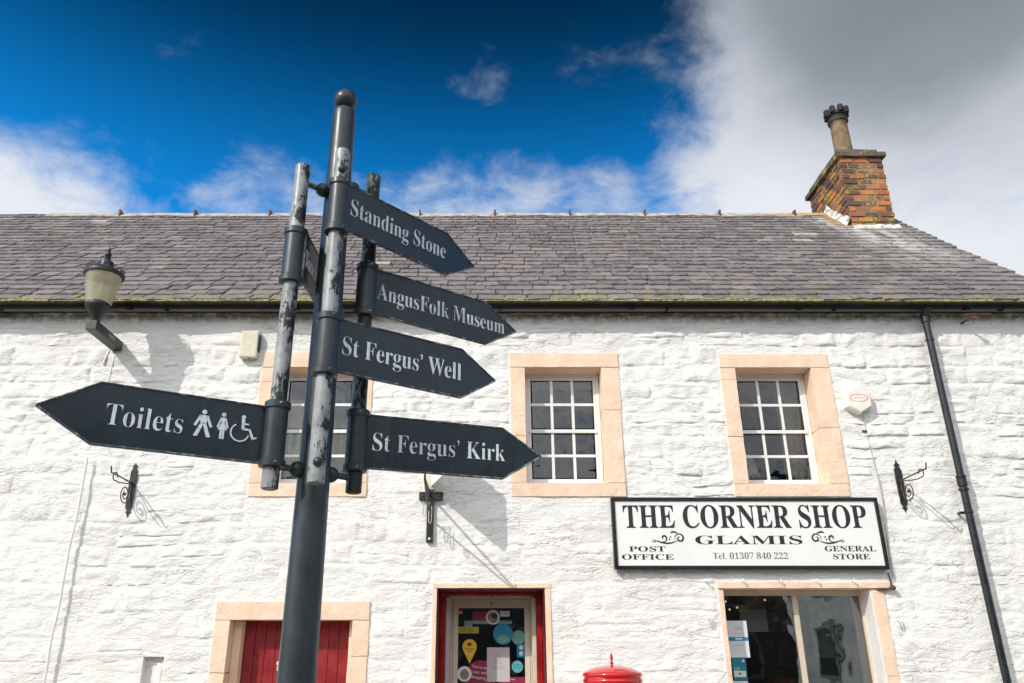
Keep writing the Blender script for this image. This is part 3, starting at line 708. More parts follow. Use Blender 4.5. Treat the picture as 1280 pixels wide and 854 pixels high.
# whitewashed fillet round the chimney base
fl = MB(); vs = []
def filet(pts, hgt, m_='flash'):
    vs_ = []
    for (x, y, off) in pts:
        zz = EZ + (y - EY) * math.tan(PIT) + .05
        hh_ = hgt * (1 + .45 * noise.noise(Vector((x * 9, y * 9, 0))) + .18 * noise.noise(Vector((x * 31, y * 31, 4))))
        vs_ += [(x, y, zz + hh_), (x + off[0] * .03, y + off[1] * .03, zz + hh_ * .7), (x + off[0] * .09, y + off[1] * .07, zz + .01 + off[1] * .065)]
    for i in range(len(pts) - 1):
        k = len(fl.v)
    fl.add(vs_, [(i * 3 + j, (i + 1) * 3 + j, (i + 1) * 3 + j + 1, i * 3 + j + 1) for i in range(len(pts) - 1) for j in range(2)], True)
filet([(CH[0] - .02 + (CH[1] - CH[0] + .04) * i / 14, CH[2] - .015, (0, -1)) for i in range(15)], .06)
filet([(CH[0] - .015, CH[2] - .02 + (RIDGE_Y - CH[2]) * i / 10, (-1, 0)) for i in range(11)], .16)
fl.build('flashing', 'flash', ch)
sk = MB(); sp = lambda x, y, h_: (x, y, EZ + (y - EY) * math.tan(PIT) + h_)
sk.add([sp(CH[0] - .20, CH[2] + .10 + .0, .085), sp(CH[0] - .05, CH[2] - .12, .09), sp(CH[0] - .03, RIDGE_Y, .09), sp(CH[0] - .20, RIDGE_Y, .085), sp(CH[0] - .20, CH[2] + .10, .03), sp(CH[0] - .05, CH[2] - .12, .03), sp(CH[0] - .03, RIDGE_Y, .03), sp(CH[0] - .17, RIDGE_Y, .03)], [(0, 1, 2, 3), (0, 4, 5, 1), (3, 7, 4, 0), (1, 5, 6, 2)]); sk.build('soaker', 'ochre_lead', ch)
# verge mortar at the right gable
vg = MB()
for k in range(25):
    s_ = k * EXPO; a = slope(XR - .03, s_, -.06); 
    vg.rough((XR - .05, min(slope(0, s_).y, slope(0, s_ + EXPO).y), slope(0, s_).z - .10), (XR + .03, slope(0, s_ + EXPO).y, slope(0, s_).z + .02), .008, .08, .01)
vg.build('verge', 'ridge', roof)
# gutter
gz = P(612, 381, 7.81).z; gr = .050; gy = 7.81
gb = MB(); pr = [(gr * math.cos(R(a)), gr * math.sin(R(a)) * .95) for a in range(180, 361, 15)]; pr2 = [(gr - .006) * 1 * math.cos(R(a)) for a in range(180, 361, 15)]
outer = pr; inner = [((gr - .006) * math.cos(R(a)), (gr - .006) * math.sin(R(a))) for a in range(360, 179, -15)]
loop = outer + inner; N = 60; vs = []
gzf = lambda x: gz + .004 * math.sin(x * 1.1) + .0015 * x * 0
for i in range(N + 1):
    x = XL - .05 + (XR - XL + .1) * i / N
    for (a, b_) in loop: vs.append((x, gy + a, gzf(x) + b_))
m_ = len(loop); gb.add(vs, [(i * m_ + j, i * m_ + (j + 1) % m_, (i + 1) * m_ + (j + 1) % m_, (i + 1) * m_ + j) for i in range(N) for j in range(m_)], True)
gut = gb.build('gutter', 'gutter_black', house)
x = -7.6
while x < 6.4:
    kb = MB()
    for i in range(12):
        a0, a1 = R(180 + i * 15), R(195 + i * 15)
        kb.add([(x + sx, gy + rr * math.cos(a), gzf(x) + rr * math.sin(a)) for a in (a0, a1) for rr in (gr + .001, gr + .009) for sx in (-.03, .03)], [(0, 1, 5, 4), (2, 6, 7, 3), (0, 2, 3, 1), (4, 5, 7, 6), (0, 4, 6, 2), (1, 3, 7, 5)])
    kb.build('gutter_joint', 'gutter_black', gut)
    bk = MB(); bk.tube([(x + .4, 8.0, gz - .02), (x + .4, gy + .06, gz - .035), (x + .4, gy + .03, gz - gr - .008), (x + .4, gy - .03, gz - gr + .002), (x + .4, gy - gr - .006, gz - .01)], .009, 6); bk.build('bracket', 'gutter_black', gut)
    x += 1.83
# wall head board closing the eave
MB().box((XL, 7.90, 5.15), (XR, 7.995, 5.20)).build('wall_plate', 'charcoal', house)

# downpipe
dxp = av(P(1157, 400, 7.9).x, P(1206, 625, 7.9).x, P(1256, 850, 7.9).x); dyp = 7.885; rp = .036
dn = MB(); dn.cyl((dxp, dyp, .1), (dxp, dyp, 5.03), rp, n=18); dn.tube([(dxp, dyp, 5.0), (dxp, dyp - .01, 5.06), (dxp, gy + .01, 5.10), (dxp, gy, 5.17)], .034, 12); dn.tube([(dxp, dyp, .12), (dxp, dyp - .03, .06), (dxp, dyp - .12, .02)], .036, 10)
dpo = dn.build('downpipe', 'pipe_black', house)
for py, rr, hh_ in ((398, .046, .10), (425, .044, .02), (603, .047, .075), (612, .050, .018), (596, .050, .018), (640, .043, .022)):
    zc = P(612, py, dyp).z; MB().lathe((dxp, dyp, zc), [(rp, -hh_ / 2 - .004), (rr, -hh_ / 2), (rr, hh_ / 2), (rp, hh_ / 2 + .004)], 18).build('collar', 'pipe_black', dpo)
for py in (640,):
    zc = P(612, py, dyp).z; MB().box((dxp - .058, WY - .07, zc - .012), (dxp + .058, WY - .055, zc + .012)).box((dxp - .056, WY - .0698, zc - .01), (dxp - .044, WY + .01, zc + .01)).box((dxp + .044, WY - .0698, zc - .01), (dxp + .056, WY + .01, zc + .01)).build('bracket', 'pipe_black', dpo)

# ------------------------------------------------------------------ windows
def margin(part, o, i, jamb_h, depth=.26, proud=.014, sill=True, seed=1, lint=None):
    """lintel, jamb stones and sill as separate blocks"""
    r_ = random.Random(seed); yf = WY - proud; yb = WY + depth; zt = i[3]; zb = i[2]
    g = .0018
    MB().rough((o[0], yf - .003, zt), (o[1], yb, o[3]), .003, .05, .004).build('lintel', 'peach', part)
    if sill: MB().rough((o[0] + .005, yf - .002, o[2]), (o[1] - .005, yb, zb), .003, .05, .004).build('sill', 'peach', part)
    for sx in (0, 1):
        z_ = zb if sill else max(o[2], 0); k = 0
        while z_ < zt - .01:
            hh_ = jamb_h * r_.uniform(.75, 1.3) if not (k == 0 and sx == 0) else jamb_h * .8
            if zt - (z_ + hh_) < .12: hh_ = zt - z_
            e = r_.uniform(-.005, .006)
            a = (o[0] + e, yf + r_.uniform(-.002, .003), z_ + g) if sx == 0 else (i[1], yf + r_.uniform(-.002, .003), z_ + g)
            b_ = (i[0], yb, z_ + hh_ - g) if sx == 0 else (o[1] + e, yb, z_ + hh_ - g)
            MB().rough(a, b_, .004, .045, .004).build('jamb_stone', 'peach', part); z_ += hh_; k += 1
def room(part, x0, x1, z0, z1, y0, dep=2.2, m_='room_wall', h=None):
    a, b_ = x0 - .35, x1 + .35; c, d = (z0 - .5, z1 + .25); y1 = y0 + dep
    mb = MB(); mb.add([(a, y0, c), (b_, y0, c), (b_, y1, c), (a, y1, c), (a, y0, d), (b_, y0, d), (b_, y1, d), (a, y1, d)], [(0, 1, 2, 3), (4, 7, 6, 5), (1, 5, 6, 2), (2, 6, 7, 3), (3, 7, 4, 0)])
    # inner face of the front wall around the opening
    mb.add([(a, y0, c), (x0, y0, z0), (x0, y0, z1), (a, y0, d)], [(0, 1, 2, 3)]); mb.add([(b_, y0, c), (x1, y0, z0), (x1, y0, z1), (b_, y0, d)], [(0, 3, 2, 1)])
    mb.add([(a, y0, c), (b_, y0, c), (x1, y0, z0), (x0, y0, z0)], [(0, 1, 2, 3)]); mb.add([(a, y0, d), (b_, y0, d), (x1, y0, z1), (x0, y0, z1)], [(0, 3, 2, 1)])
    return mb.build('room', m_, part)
def pane(part, x0, x1, z0, z1, y, m_='window_glass'):
    return MB().box((x0, y - .002, z0), (x1, y + .002, z1)).build('pane', m_, part)
def sash_window(o, i, label, seed):
    p = MB().box((i[0] - .02, WY + .262, i[2] - .03), (i[0] - .001, WY + .32, i[3] + .02)).box((i[1] + .001, WY + .262, i[2] - .03), (i[1] + .02, WY + .32, i[3] + .02)).box((i[0], WY + .262, i[3] + .001), (i[1], WY + .32, i[3] + .02)).build('window', 'white_gloss', house)
    tag(p, label); margin(p, o, i, .62, .262, seed=seed)
    y = WY + REV; z0, z1 = i[2] + .0, i[3]
    x0, x1 = i[0] + .004, i[1] - .004
    fb = MB(); t_ = .034
    fb.box((x0, y - .012, z0), (x0 + t_, y + .035, z1), .003); fb.box((x1 - t_, y - .012, z0), (x1, y + .035, z1), .003); fb.box((x0 + t_, y - .01, z1 - .04), (x1 - t_, y + .035, z1), .003); fb.box((x0 + t_, y - .03, z0), (x1 - t_, y + .03, z0 + .028), .004)
    fb.build('frame', 'white_gloss', p)
    zm = (z0 + z1) / 2 - .005; a, b_ = x0 + t_ + .001, x1 - t_ - .001
    for (s0, s1, yy, bot) in ((z0 + .029, zm, y + .012, .062), (zm - .036, z1 - .041, y - .006, .038)):
        sb = MB(); st = .030
        sb.box((a, yy, s0), (a + st, yy + .022, s1), .003); sb.box((b_ - st, yy, s0), (b_, yy + .022, s1), .003)
        sb.box((a + st, yy + .001, s0), (b_ - st, yy + .021, s0 + bot), .003); sb.box((a + st, yy + .001, s1 - .034), (b_ - st, yy + .021, s1), .003); sb.build('sash', 'white_gloss', p)
        gx0, gx1, gz0, gz1 = a + st, b_ - st, s0 + bot, s1 - .034; bar = .030
        bb = MB()
        for k in (1, 2): xx = gx0 + (gx1 - gx0) * k / 3; bb.box((xx - bar / 2, yy + .002, gz0), (xx + bar / 2, yy + .019, gz1), .002)
        zz = (gz0 + gz1) / 2; bb.box((gx0, yy + .0035, zz - bar / 2), (gx1, yy + .0175, zz + bar / 2), .002); bb.build('glazing_bar', 'white_gloss', p)
        for k in range(3):
            for l in range(2):
                pa = pane(p, gx0 + (gx1 - gx0) * k / 3 + bar / 2, gx0 + (gx1 - gx0) * (k + 1) / 3 - bar / 2, gz0 + (gz1 - gz0) * l / 2 + bar / 2, gz0 + (gz1 - gz0) * (l + 1) / 2 - bar / 2, yy + .011)
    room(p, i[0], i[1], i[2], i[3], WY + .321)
    return p
w1 = sash_window(W1o, W1i, 'upper sash window with pale glass behind the signpost tubes', 4)
w2 = sash_window(W2o, W2i, 'upper sash window with dark bare glass above the shop door', 5)
w3 = sash_window(W3o, W3i, 'upper sash window with curtain and lampshades above the shop sign', 6)
def curtain(x0, x1, z0, z1, y, label, m_='curtain_cloth', amp=.03, fr=9):
    vs_ = []; n_ = 60
    for i in range(n_ + 1):
        u = i / n_; yy = y + amp * math.sin(u * fr * 2 * math.pi) + .01 * math.sin(u * 31)
        vs_ += [(x0 + u * (x1 - x0), yy, z0), (x0 + u * (x1 - x0), yy + .0, z1)]
    mb = MB(); mb.add(vs_, [(2 * i, 2 * i + 2, 2 * i + 3, 2 * i + 1) for i in range(n_)], True)
    o = mb.build('curtain', m_); md = o.modifiers.new('cloth', 'SOLIDIFY'); md.thickness = .004; return tag(o, label, 'curtain')
curtain(W3i[1] - .27, W3i[1] - .03, W3i[2] - .3, W3i[3], WY + .42, 'beige curtain hanging at the right of the window over the shop sign', amp=.025, fr=4)
curtain(W1i[0] + .02, W1i[0] + .48, W1i[2] - .3, W1i[3] - .25, WY + .38, 'pale curtain inside the left upper window behind the signpost', 'shade_cloth', .02, 5)
curtain(W1i[1] - .40, W1i[1] - .0, W1i[2] - .3, W1i[3] - .12, WY + .38, 'greyish curtain at the right of the window behind the signpost', 'blind_grey', .02, 5)
o = MB().box((W2i[0] + .03, WY + .33, W2i[3] - .15), (W2i[1] - .03, WY + .335, W2i[3] - .0)).build('roller_blind', 'blind_grey'); tag(o, 'grey roller blind edge drawn down behind the window above the shop door', 'blind')
def tlamp(x, z, y, r0, r1, h, label):
    t_ = thing('table_lamp', label, 'lamp', (x, y, z)); mb = MB().lathe((x, y, z), [(r1, 0), (r0, h)], 24); o = mb.build('lamp_shade', 'shade_cloth', t_); md = o.modifiers.new('cloth', 'SOLIDIFY'); md.thickness = .003
    MB().cyl((x, y, z - .3), (x, y, z + h * .8), .012).lathe((x, y, z - .34), [(.001, 0), (.08, 0), (.07, .02), (.02, .05), (.012, .1)], 16).build('lamp_base', 'tan_print', t_)
q_ = P(938, 590, 8.42); tlamp(q_.x, q_.z - .06, 8.42, .05, .10, .2, 'pale lampshade in the lower left corner of the window over the shop sign')
q_ = P(1018, 600, 8.36); tlamp(q_.x, q_.z - .04, 8.36, .05, .11, .2, 'cream lampshade in the lower right corner of the window over the shop sign')
# curly ornament in window 1
q_ = P(428, 560, 8.36); ob = MB(); ob.tube([(q_.x + .09 * math.cos(a * .5) * (1 - a / 26), 8.36, q_.z + a * .022 - .15 + .03 * math.sin(a)) for a in [i * .5 for i in range(28)]], .007, 6); tag(ob.build('ornament', 'olive_print'), 'yellow curly ornament hanging in the window behind the signpost', 'ornament')
q_ = P(366, 548, 8.38); tag(MB().box((q_.x - .07, 8.38, q_.z - .09), (q_.x + .07, 8.39, q_.z + .09)).build('picture_card', 'blue_print'), 'blue card standing in the window beside the left signpost tube', 'card')

# ------------------------------------------------------------------ red plank door
d1 = MB().box((D1i[0] + .02, WY + .26, 0), (D1i[1] - .02, WY + .27, D1i[3] - .03)).build('plank_door', 'charcoal', house); tag(d1, 'red boarded door below the window behind the signpost')
D1c = (D1i[0] + .0, D1i[1] - .0, 0, D1i[3])
margin(d1, D1o, D1c, .55, .3, sill=False, seed=9)
MB().rough((D1c[0], WY + .12, 0), (D1c[0] + .085, WY + .26, D1c[3]), .004, .06).build('rebate', 'peach', d1)
MB().rough((D1c[1] - .05, WY + .12, 0), (D1c[1], WY + .26, D1c[3]), .004, .06).build('rebate', 'peach', d1)
a, b_ = D1c[0] + .087, D1c[1] - .052; n_ = 10
for k in range(n_):
    MB().box((a + (b_ - a) * k / n_ + .002, WY + .232, .1), (a + (b_ - a) * (k + 1) / n_ - .002, WY + .259, D1c[3] - .004), .004).build('board', 'door_red', d1)
q_ = P(349, 829, WY + .22); lb = MB(); lb.cyl((q_.x, WY + .19, q_.z), (q_.x, WY + .235, q_.z), .018).box((q_.x - .012, WY + .2, q_.z - .07), (q_.x + .012, WY + .232, q_.z)); lb.build('latch', 'white_gloss', d1)

# ------------------------------------------------------------------ shop door
d2 = MB(); o_, i_ = D2o, D2i
d2.rough((o_[0], WY - .012, i_[3]), (o_[1], WY + .08, o_[3]), .003, .08, .006); d2.rough((o_[0], WY - .012, 0), (i_[0], WY + .08, i_[3] - .002), .003, .08, .006); d2.rough((i_[1], WY - .012, 0), (o_[1], WY + .08, i_[3] - .002), .003, .08, .006)
d2 = d2.build('shop_door', 'peach', house); tag(d2, 'recessed glazed shop door covered in stickers with red outer lining painted darker for its shade')
fr_ = MB(); fw = .066; RY = WY + .37
fr_.box((i_[0] + .001, WY + .012, 0), (i_[0] + .014, RY, i_[3] - .002)); fr_.box((i_[1] - .014, WY + .012, 0), (i_[1] - .001, RY, i_[3] - .002)); fr_.box((i_[0] + .014, WY + .012, i_[3] - .014), (i_[1] - .014, RY, i_[3] - .001))
fr_.build('lining', 'shaded_red_gloss', d2); fr_ = MB()
fr_.box((i_[0] + .0145, RY - .05, 0), (i_[0] + fw, RY + .02, i_[3] - .015), .004); fr_.box((i_[1] - fw, RY - .05, 0), (i_[1] - .0145, RY + .02, i_[3] - .015), .004); fr_.box((i_[0] + fw, RY - .049, i_[3] - .045), (i_[1] - fw, RY + .02, i_[3] - .0155), .004)
fr_.build('outer_frame', 'red_gloss', d2)
DY = WY + .56; gl = P(572.5, 800, DY).x; grx = P(656, 800, DY).x; gt = P(612, 760, DY).z
xa, xb = i_[0] + fw - .0, i_[1] - fw + .0
# folded outer doors, standing open against the sides
for (xx, dd) in ((xa, 1), (xb, -1)):
    MB().box((xx + dd * .004, RY + .025, .05), (xx + dd * .045, DY - .01, i_[3] - .06), .004).build('folding_leaf', 'cream_frame' if dd == -1 else 'paper_lilac', d2)
fr2 = MB(); fr2.box((xa, DY, gt + .09), (xb, DY + .07, i_[3] + .02), .004); fr2.box((xa, DY + .001, 0), (gl - .055, DY + .07, gt + .088), .003); fr2.box((grx + .055, DY + .001, 0), (xb, DY + .07, gt + .088), .003)
fr2.build('frame', 'cream_frame', d2)
lf = MB(); lf.box((gl - .052, DY + .012, gt), (grx + .052, DY + .055, gt + .086), .003); lf.box((gl - .052, DY + .012, .2), (gl, DY + .055, gt - .001), .003); lf.box((grx, DY + .012, .2), (grx + .052, DY + .055, gt - .001), .003); lf.box((gl, DY + .012, .2), (grx, DY + .055, .9), .003)
lf.build('door_leaf', 'cream_frame', d2); pane(d2, gl, grx, .9, gt, DY + .03, 'shop_glass')
for zz in (gt + .045,): MB().sphere((av(gl, grx), DY + .008, zz), .01, 8, 6).build('screw', 'charcoal', d2)
MB().sphere((av(gl, grx), DY - .004, gt + .115), .010, 8, 6).build('hook', 'charcoal', d2)
SY = DY + .024
def frw(Y): return lambda u, v, w_: (u, Y - w_, v)
def scirc(px, py, r, m_, lab, w_=.001, Y=SY, parent=d2, ry=None):
    q = P(px, py, Y); rr = r * (Y * math.cos(TH)) / F; return tag(MB().prism(circle(q.x, q.z, rr, 28, ry and ry * rr / r), frw(Y), 0, w_).build('sticker', m_, parent), lab)
def srect(x0, y0, x1, y1, m_, lab=None, w_=.001, Y=SY, parent=d2, name='sticker'):
    a = P(x0, y0, Y); b = P(x1, y1, Y); o = MB().prism([(a.x, b.z), (b.x, b.z), (b.x, a.z), (a.x, a.z)], frw(Y), 0, w_).build(name, m_, parent)
    return tag(o, lab) if lab else o
def slines(x0, x1, ys, m_, Y, parent, h=.7, seed=1, w_=.0016):
    r = random.Random(seed); mb = MB()
    for y in ys:
        x = x0 + r.uniform(0, 1)
        while x < x1 - 1:
            e = min(x1, x + r.uniform(1.2, 3.5)); a = P(x, y, Y); b = P(e, y + h, Y); mb.prism([(a.x, b.z), (b.x, b.z), (b.x, a.z), (a.x, a.z)], frw(Y), w_ - .0004, w_); x = e + .7
    return mb.build('print', m_, parent)
srect(573, 763.5, 578, 767.7, 'orange_print', 'orange sticker at the top left corner')
srect(591, 764.6, 607.5, 775.6, 'burgundy_print', 'dark red rectangular sticker')
scirc(616, 771.7, 8.8, 'paper', 'round white sticker with a photo of food', .002); scirc(616, 772, 6.6, 'tan_print', 'food picture', .003); scirc(618, 770, 3.4, 'dark_print', 'food picture', .0036); scirc(613.5, 774, 2.6, 'skin_print', 'food picture', .004)
srect(625, 764, 637, 770.7, 'paper', 'small white label'); slines(626, 636, (765.5, 767.5), 'print_grey', SY, d2)
srect(580.7, 776, 590.5, 783.5, 'green_print', 'pale green house shaped sticker'); 
srect(590, 775.9, 640, 780.3, 'green_print', 'grey green strip', .0005)
srect(573, 783.5, 598.4, 791.8, 'olive_print', 'olive yellow strip sticker'); slines(575, 592, (786.5, 788.6), 'dark_print', SY, d2)
scirc(628.8, 792.6, 12.4, 'blue_print', 'round blue sticker', .002); scirc(629, 799.3, 8.0, 'green_print', 'green picture', .003, ry=4.6); slines(620, 638, (787, 790), 'teal', SY, d2, 1.2, 3, .0026)
scirc(648, 797, 8.5, 'green_print', 'round grey green sticker', .002); scirc(648, 797, 5.9, 'aqua_print', 'ring', .003); scirc(648, 797, 3.6, 'green_print', 'centre', .0036)
srect(646, 805, 656.2, 822, 'blue_print', 'blue rectangular sticker with white emblems'); scirc(651.3, 809.5, 2.4, 'paper', 'emblem', .002); scirc(651.3, 817.0, 2.6, 'paper', 'emblem', .002)
scirc(646.7, 833.4, 7, 'aqua_print', 'small round turquoise sticker', .002); slines(642, 652, (831, 834), 'teal', SY, d2, 1.2, 5, .0026)
scirc(601, 846, 19, 'burgundy_print', 'large dark red round sticker with white writing', .001)
q = P(587, 808.5, SY); r0 = 9 * (SY * math.cos(TH)) / F; tip = P(587, 830, SY)
pn = [(q.x + r0 * math.cos(a), q.z + r0 * math.sin(a)) for a in [R(-32 + i * 244 / 20) for i in range(21)]] + [(tip.x, tip.z)]
tag(MB().prism(pn, frw(SY), 0, .003).build('sticker', 'yellow_print', d2), 'yellow map pin sticker'); scirc(587, 805.5, 2.9, 'burgundy_print', 'red mark', .004, ry=2.0); slines(581, 593, (811.0,), 'dark_print', SY, d2, .8, 5, .0037); slines(583.5, 591, (813.8,), 'dark_print', SY, d2, .8, 6, .0037)
scirc(580.5, 842.6, 9, 'paper', 'round white sticker with a photo of food on the left', .003); scirc(580.5, 843.5, 5.6, 'tan_print', 'food picture', .004); scirc(582.5, 842, 2.8, 'print_grey', 'food picture', .0046); scirc(581, 837.3, 2.0, 'alarm_red', 'mark', .004, ry=1)
for s_, x0, x1, y in (('You\u2019re only', 589.5, 612, 834.5), ('your online', 590.5, 613, 841.0), ('shopping', 589.5, 607.5, 847.5)):
    a = P(x0, y, SY); b = P(x1, y, SY); text('lettering', s_, lambda u, v, w_: (u, SY - w_, v - (u - a.x) * .12), a.x, b.x, a.z, .026, .0012, .0016, 'paper_lilac', d2, False, .02)
srect(608.7, 809.4, 637.3, 852.3, 'paper_lilac', 'white paper notice with a printed list', .004); slines(615, 631, (813.2,), 'orange_print', SY, d2, .7, 6, .0046); slines(617, 628, (817, 819.4, 821.8, 824.2, 826.6, 829), 'print_grey', SY, d2, .5, 7, .0046); slines(615, 630, (833, 835.3), 'print_grey', SY, d2, .6, 8, .0046)
srect(624.6, 846.5, 656.8, 856, 'burgundy_print', 'dark red strip at the bottom', .001); slines(638, 645, (849,), 'paper_lilac', SY, d2, 1, 8)
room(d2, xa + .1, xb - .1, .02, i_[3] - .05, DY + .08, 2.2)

# ------------------------------------------------------------------ shop window
sw = MB().box((SWi[0] + .0, WY + .27, SWi[2] - .03), (SWi[1], WY + .275, SWi[2])).build('shop_window', 'white_gloss', house); tag(sw, 'wide two pane shop window under the shop sign')
yf = WY - .012
MB().rough((SWo[0] - .005, yf - .02, SWi[3]), (SWo[1] + .06, WY + .26, SWo[3] - .0), .004, .06, .008).build('lintel', 'peach', sw)
for (a, b_) in ((SWo[0], SWi[0]), (SWi[1], SWo[1])):
    z_ = SWo[2]
    for hh_ in (.5, .38, SWi[3] - SWo[2] - .882): MB().rough((a, yf, z_ + .002), (b_, WY + .26, z_ + hh_ - .002), .005, .05, .008).build('jamb_stone', 'peach', sw); z_ += hh_
MB().rough((SWo[0], yf, SWo[2] - .16), (SWo[1], WY + .26, SWo[2] - .002), .004, .06).build('sill', 'peach', sw)
SGY = WY + REV
mx = av(P(992.5, 745, SGY).x, P(1006, 854, SGY).x)
sf = MB(); a, b_ = SWi[0] + .002, SWi[1] - .002
sf.box((a, SGY - .02, SWi[3] - .05), (b_, SGY + .04, SWi[3] - .002), .003); sf.box((a, SGY - .02, SWi[2]), (b_, SGY + .04, SWi[2] + .06), .003)
sf.box((a, SGY - .02, SWi[2] + .06), (a + .012, SGY + .04, SWi[3] - .051), .003); sf.box((b_ - .03, SGY - .02, SWi[2] + .06), (b_, SGY + .04, SWi[3] - .051), .003); sf.box((mx - .024, SGY - .022, SWi[2] + .06), (mx + .024, SGY + .04, SWi[3] - .051), .003)
sf.build('frame', 'cream_frame', sw)
MB().box((b_ - .012, WY + .0, SWi[2]), (b_ + .001, SGY - .021, SWi[3] - .004)).build('reveal', 'white_gloss', sw)
pane(sw, a + .012, mx - .024, SWi[2] + .06, SWi[3] - .05, SGY + .01, 'shop_glass'); pane(sw, mx + .024, b_ - .03, SWi[2] + .06, SWi[3] - .05, SGY + .01, 'shop_glass')
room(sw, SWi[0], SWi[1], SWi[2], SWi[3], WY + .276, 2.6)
NY = SGY + .003
def board(name, x0, y0, x1, y1, Y, m_, label, cat, th=.004):
    a = P(x0, y0, Y); b = P(x1, y1, Y); t_ = thing(name, label, cat, (a.x, Y, b.z))
    MB().box((a.x, Y, b.z), (b.x, Y + th, a.z)).build('sheet', m_, t_); return t_, a, b
NQ = SGY + .006 - .004
t_, a, b = board('notice', 906.5, 776, 938, 822, SGY + .0036, 'paper', 'white paper notice with turquoise band, top left inside the shop window', 'notice')
slines(918, 928, (784.5, 786.2), 'print_grey', SGY + .0034, t_, .6, 3); slines(918, 929, (791.5,), 'print_grey', SGY + .0034, t_, .6, 4); slines(915, 930, (806.5,), 'print_grey', SGY + .0034, t_, .5, 5)
srect(910.5, 796.5, 936, 801.2, 'blue_print', None, .001, SGY + .0034, t_, 'band'); srect(919, 797.6, 928, 799.8, 'paper', None, .002, SGY + .0034, t_, 'print')
t_, a, b = board('leaflet', 914.5, 822.5, 935, 851, SGY + .0036, 'teal', 'teal leaflet with white panel below the paper notice in the shop window', 'leaflet')
srect(917.5, 838.5, 933, 846.5, 'paper', None, .001, SGY + .0034, t_, 'panel'); srect(923, 841, 927, 843.5, 'print_grey', None, .002, SGY + .0034, t_, 'print'); slines(917, 925, (834.5, 836.3), 'paper', SGY + .0034, t_, .7, 3)
a_ = P(929, 826.5, SGY + .0034); MB().prism(circle(a_.x, a_.z, .014, 12, .009), frw(SGY + .0034), 0, .001).prism(circle(a_.x, a_.z + .009, .007, 10), frw(SGY + .0034), 0, .0012).build('emblem', 'paper', t_)
t_, a, b = board('leaflet', 916, 851.5, 937, 870, SGY + .0036, 'paper', 'white leaflet just below the teal leaflet in the shop window', 'leaflet')
# things hanging further inside
t_, a, b = board('poster', 924, 762, 961, 790, 8.75, 'paper', 'plain pale poster hanging inside the shop window', 'poster')
t_, a, b = board('poster', 961, 762.5, 1000, 790, 8.74, 'purple_print', 'purple framed photo poster of faces hanging inside the shop window', 'poster')
for k, (px, py, r_, m_) in enumerate(((970, 774, 4.2, 'skin_print'), (982, 776, 5, 'skin_print'), (992, 772, 4.5, 'tan_print'), (980, 770, 5.5, 'dark_print'), (972, 783, 6, 'dark_print'), (990, 784, 6.5, 'print_grey'), (967, 768, 3, 'print_grey'))):
    q = P(px, py, 8.74); MB().prism(circle(q.x, q.z, r_ * .0085, 16), frw(8.74), .0, .001 + k * .0006).build('picture', m_, t_)
t_, a, b = board('poster', 958, 745, 1000, 761.5, 8.76, 'tan_print', 'upper photo poster of faces at the top of the shop window', 'poster')
for k, (px, py, r_, m_) in enumerate(((963, 753, 6, 'dark_print'), (977, 752, 5.5, 'skin_print'), (989, 753, 5, 'dark_print'), (989, 755, 3.5, 'skin_print'))):
    q = P(px, py, 8.76); MB().prism(circle(q.x, q.z, r_ * .0085, 16), frw(8.76), .0, .001 + k * .0006).build('picture', m_, t_)
t_, a, b = board('shelf_board', 926, 746, 957, 761.5, 8.8, 'tan_print', 'brown display board beside the hanging bulbs in the shop window', 'board')
t_, a, b = board('banner', 1008, 748, 1062, 822, 8.9, 'green_print', 'grey green banner inside the right pane of the shop window', 'banner')
t_, a, b = board('notice', 1082, 806, 1097, 880, 8.7, 'aqua_print', 'light blue board at the lower right of the shop window', 'board')
for k, (px, py, lb) in enumerate(((907, 752, 'leftmost of the glowing pendant bulbs in the shop window'), (912, 762, 'lowest glowing pendant bulb in the shop window'), (921.5, 759.5, 'glowing pendant bulb beside the pale poster in the shop window'), (956, 750, 'glowing pendant bulb between the shop window posters'))):
    q = P(px, py, 8.68); t_ = thing('pendant_bulb', lb, 'bulb', q, 'pendant bulbs inside the shop window'); MB().sphere(q, .012, 12, 8).build('bulb', 'bulb_glow', t_); MB().cyl((q.x, q.y, q.z + .012), (q.x, q.y, 2.75), .003, n=6).cyl((q.x, q.y, q.z + .012), (q.x, q.y, q.z + .05), .010, n=8).build('flex', 'charcoal', t_)
q = P(978, 845, 8.62); t_ = thing('potted_plant', 'dark green plant in a reddish pot inside the shop window', 'plant', (q.x, q.y, .9))
MB().lathe((q.x, q.y, 1.0), [(.001, 0), (.09, 0), (.13, .38), (.14, .40), (.12, .40), (.11, .36)], 20).build('pot', 'pot_red', t_)
pb = MB(); rl = random.Random(2)
for k in range(150):
    a = rl.uniform(0, 6.28); r1 = rl.uniform(.02, .2); zz = rl.uniform(1.38, 1.72); c = Vector((q.x + r1 * math.cos(a), q.y + r1 * math.sin(a), zz)); d = Vector((math.cos(a), math.sin(a), rl.uniform(-.6, .6))) * .07; s_ = Vector((-math.sin(a), math.cos(a), rl.uniform(-.3, .3))) * .022
    pb.add([c, c + d * .5 + s_, c + d, c + d * .5 - s_], [(0, 1, 2, 3)])
pb.tube([(q.x, q.y, 1.3), (q.x, q.y, 1.65)], .01, 6); pb.build('foliage', 'plant_green', t_)

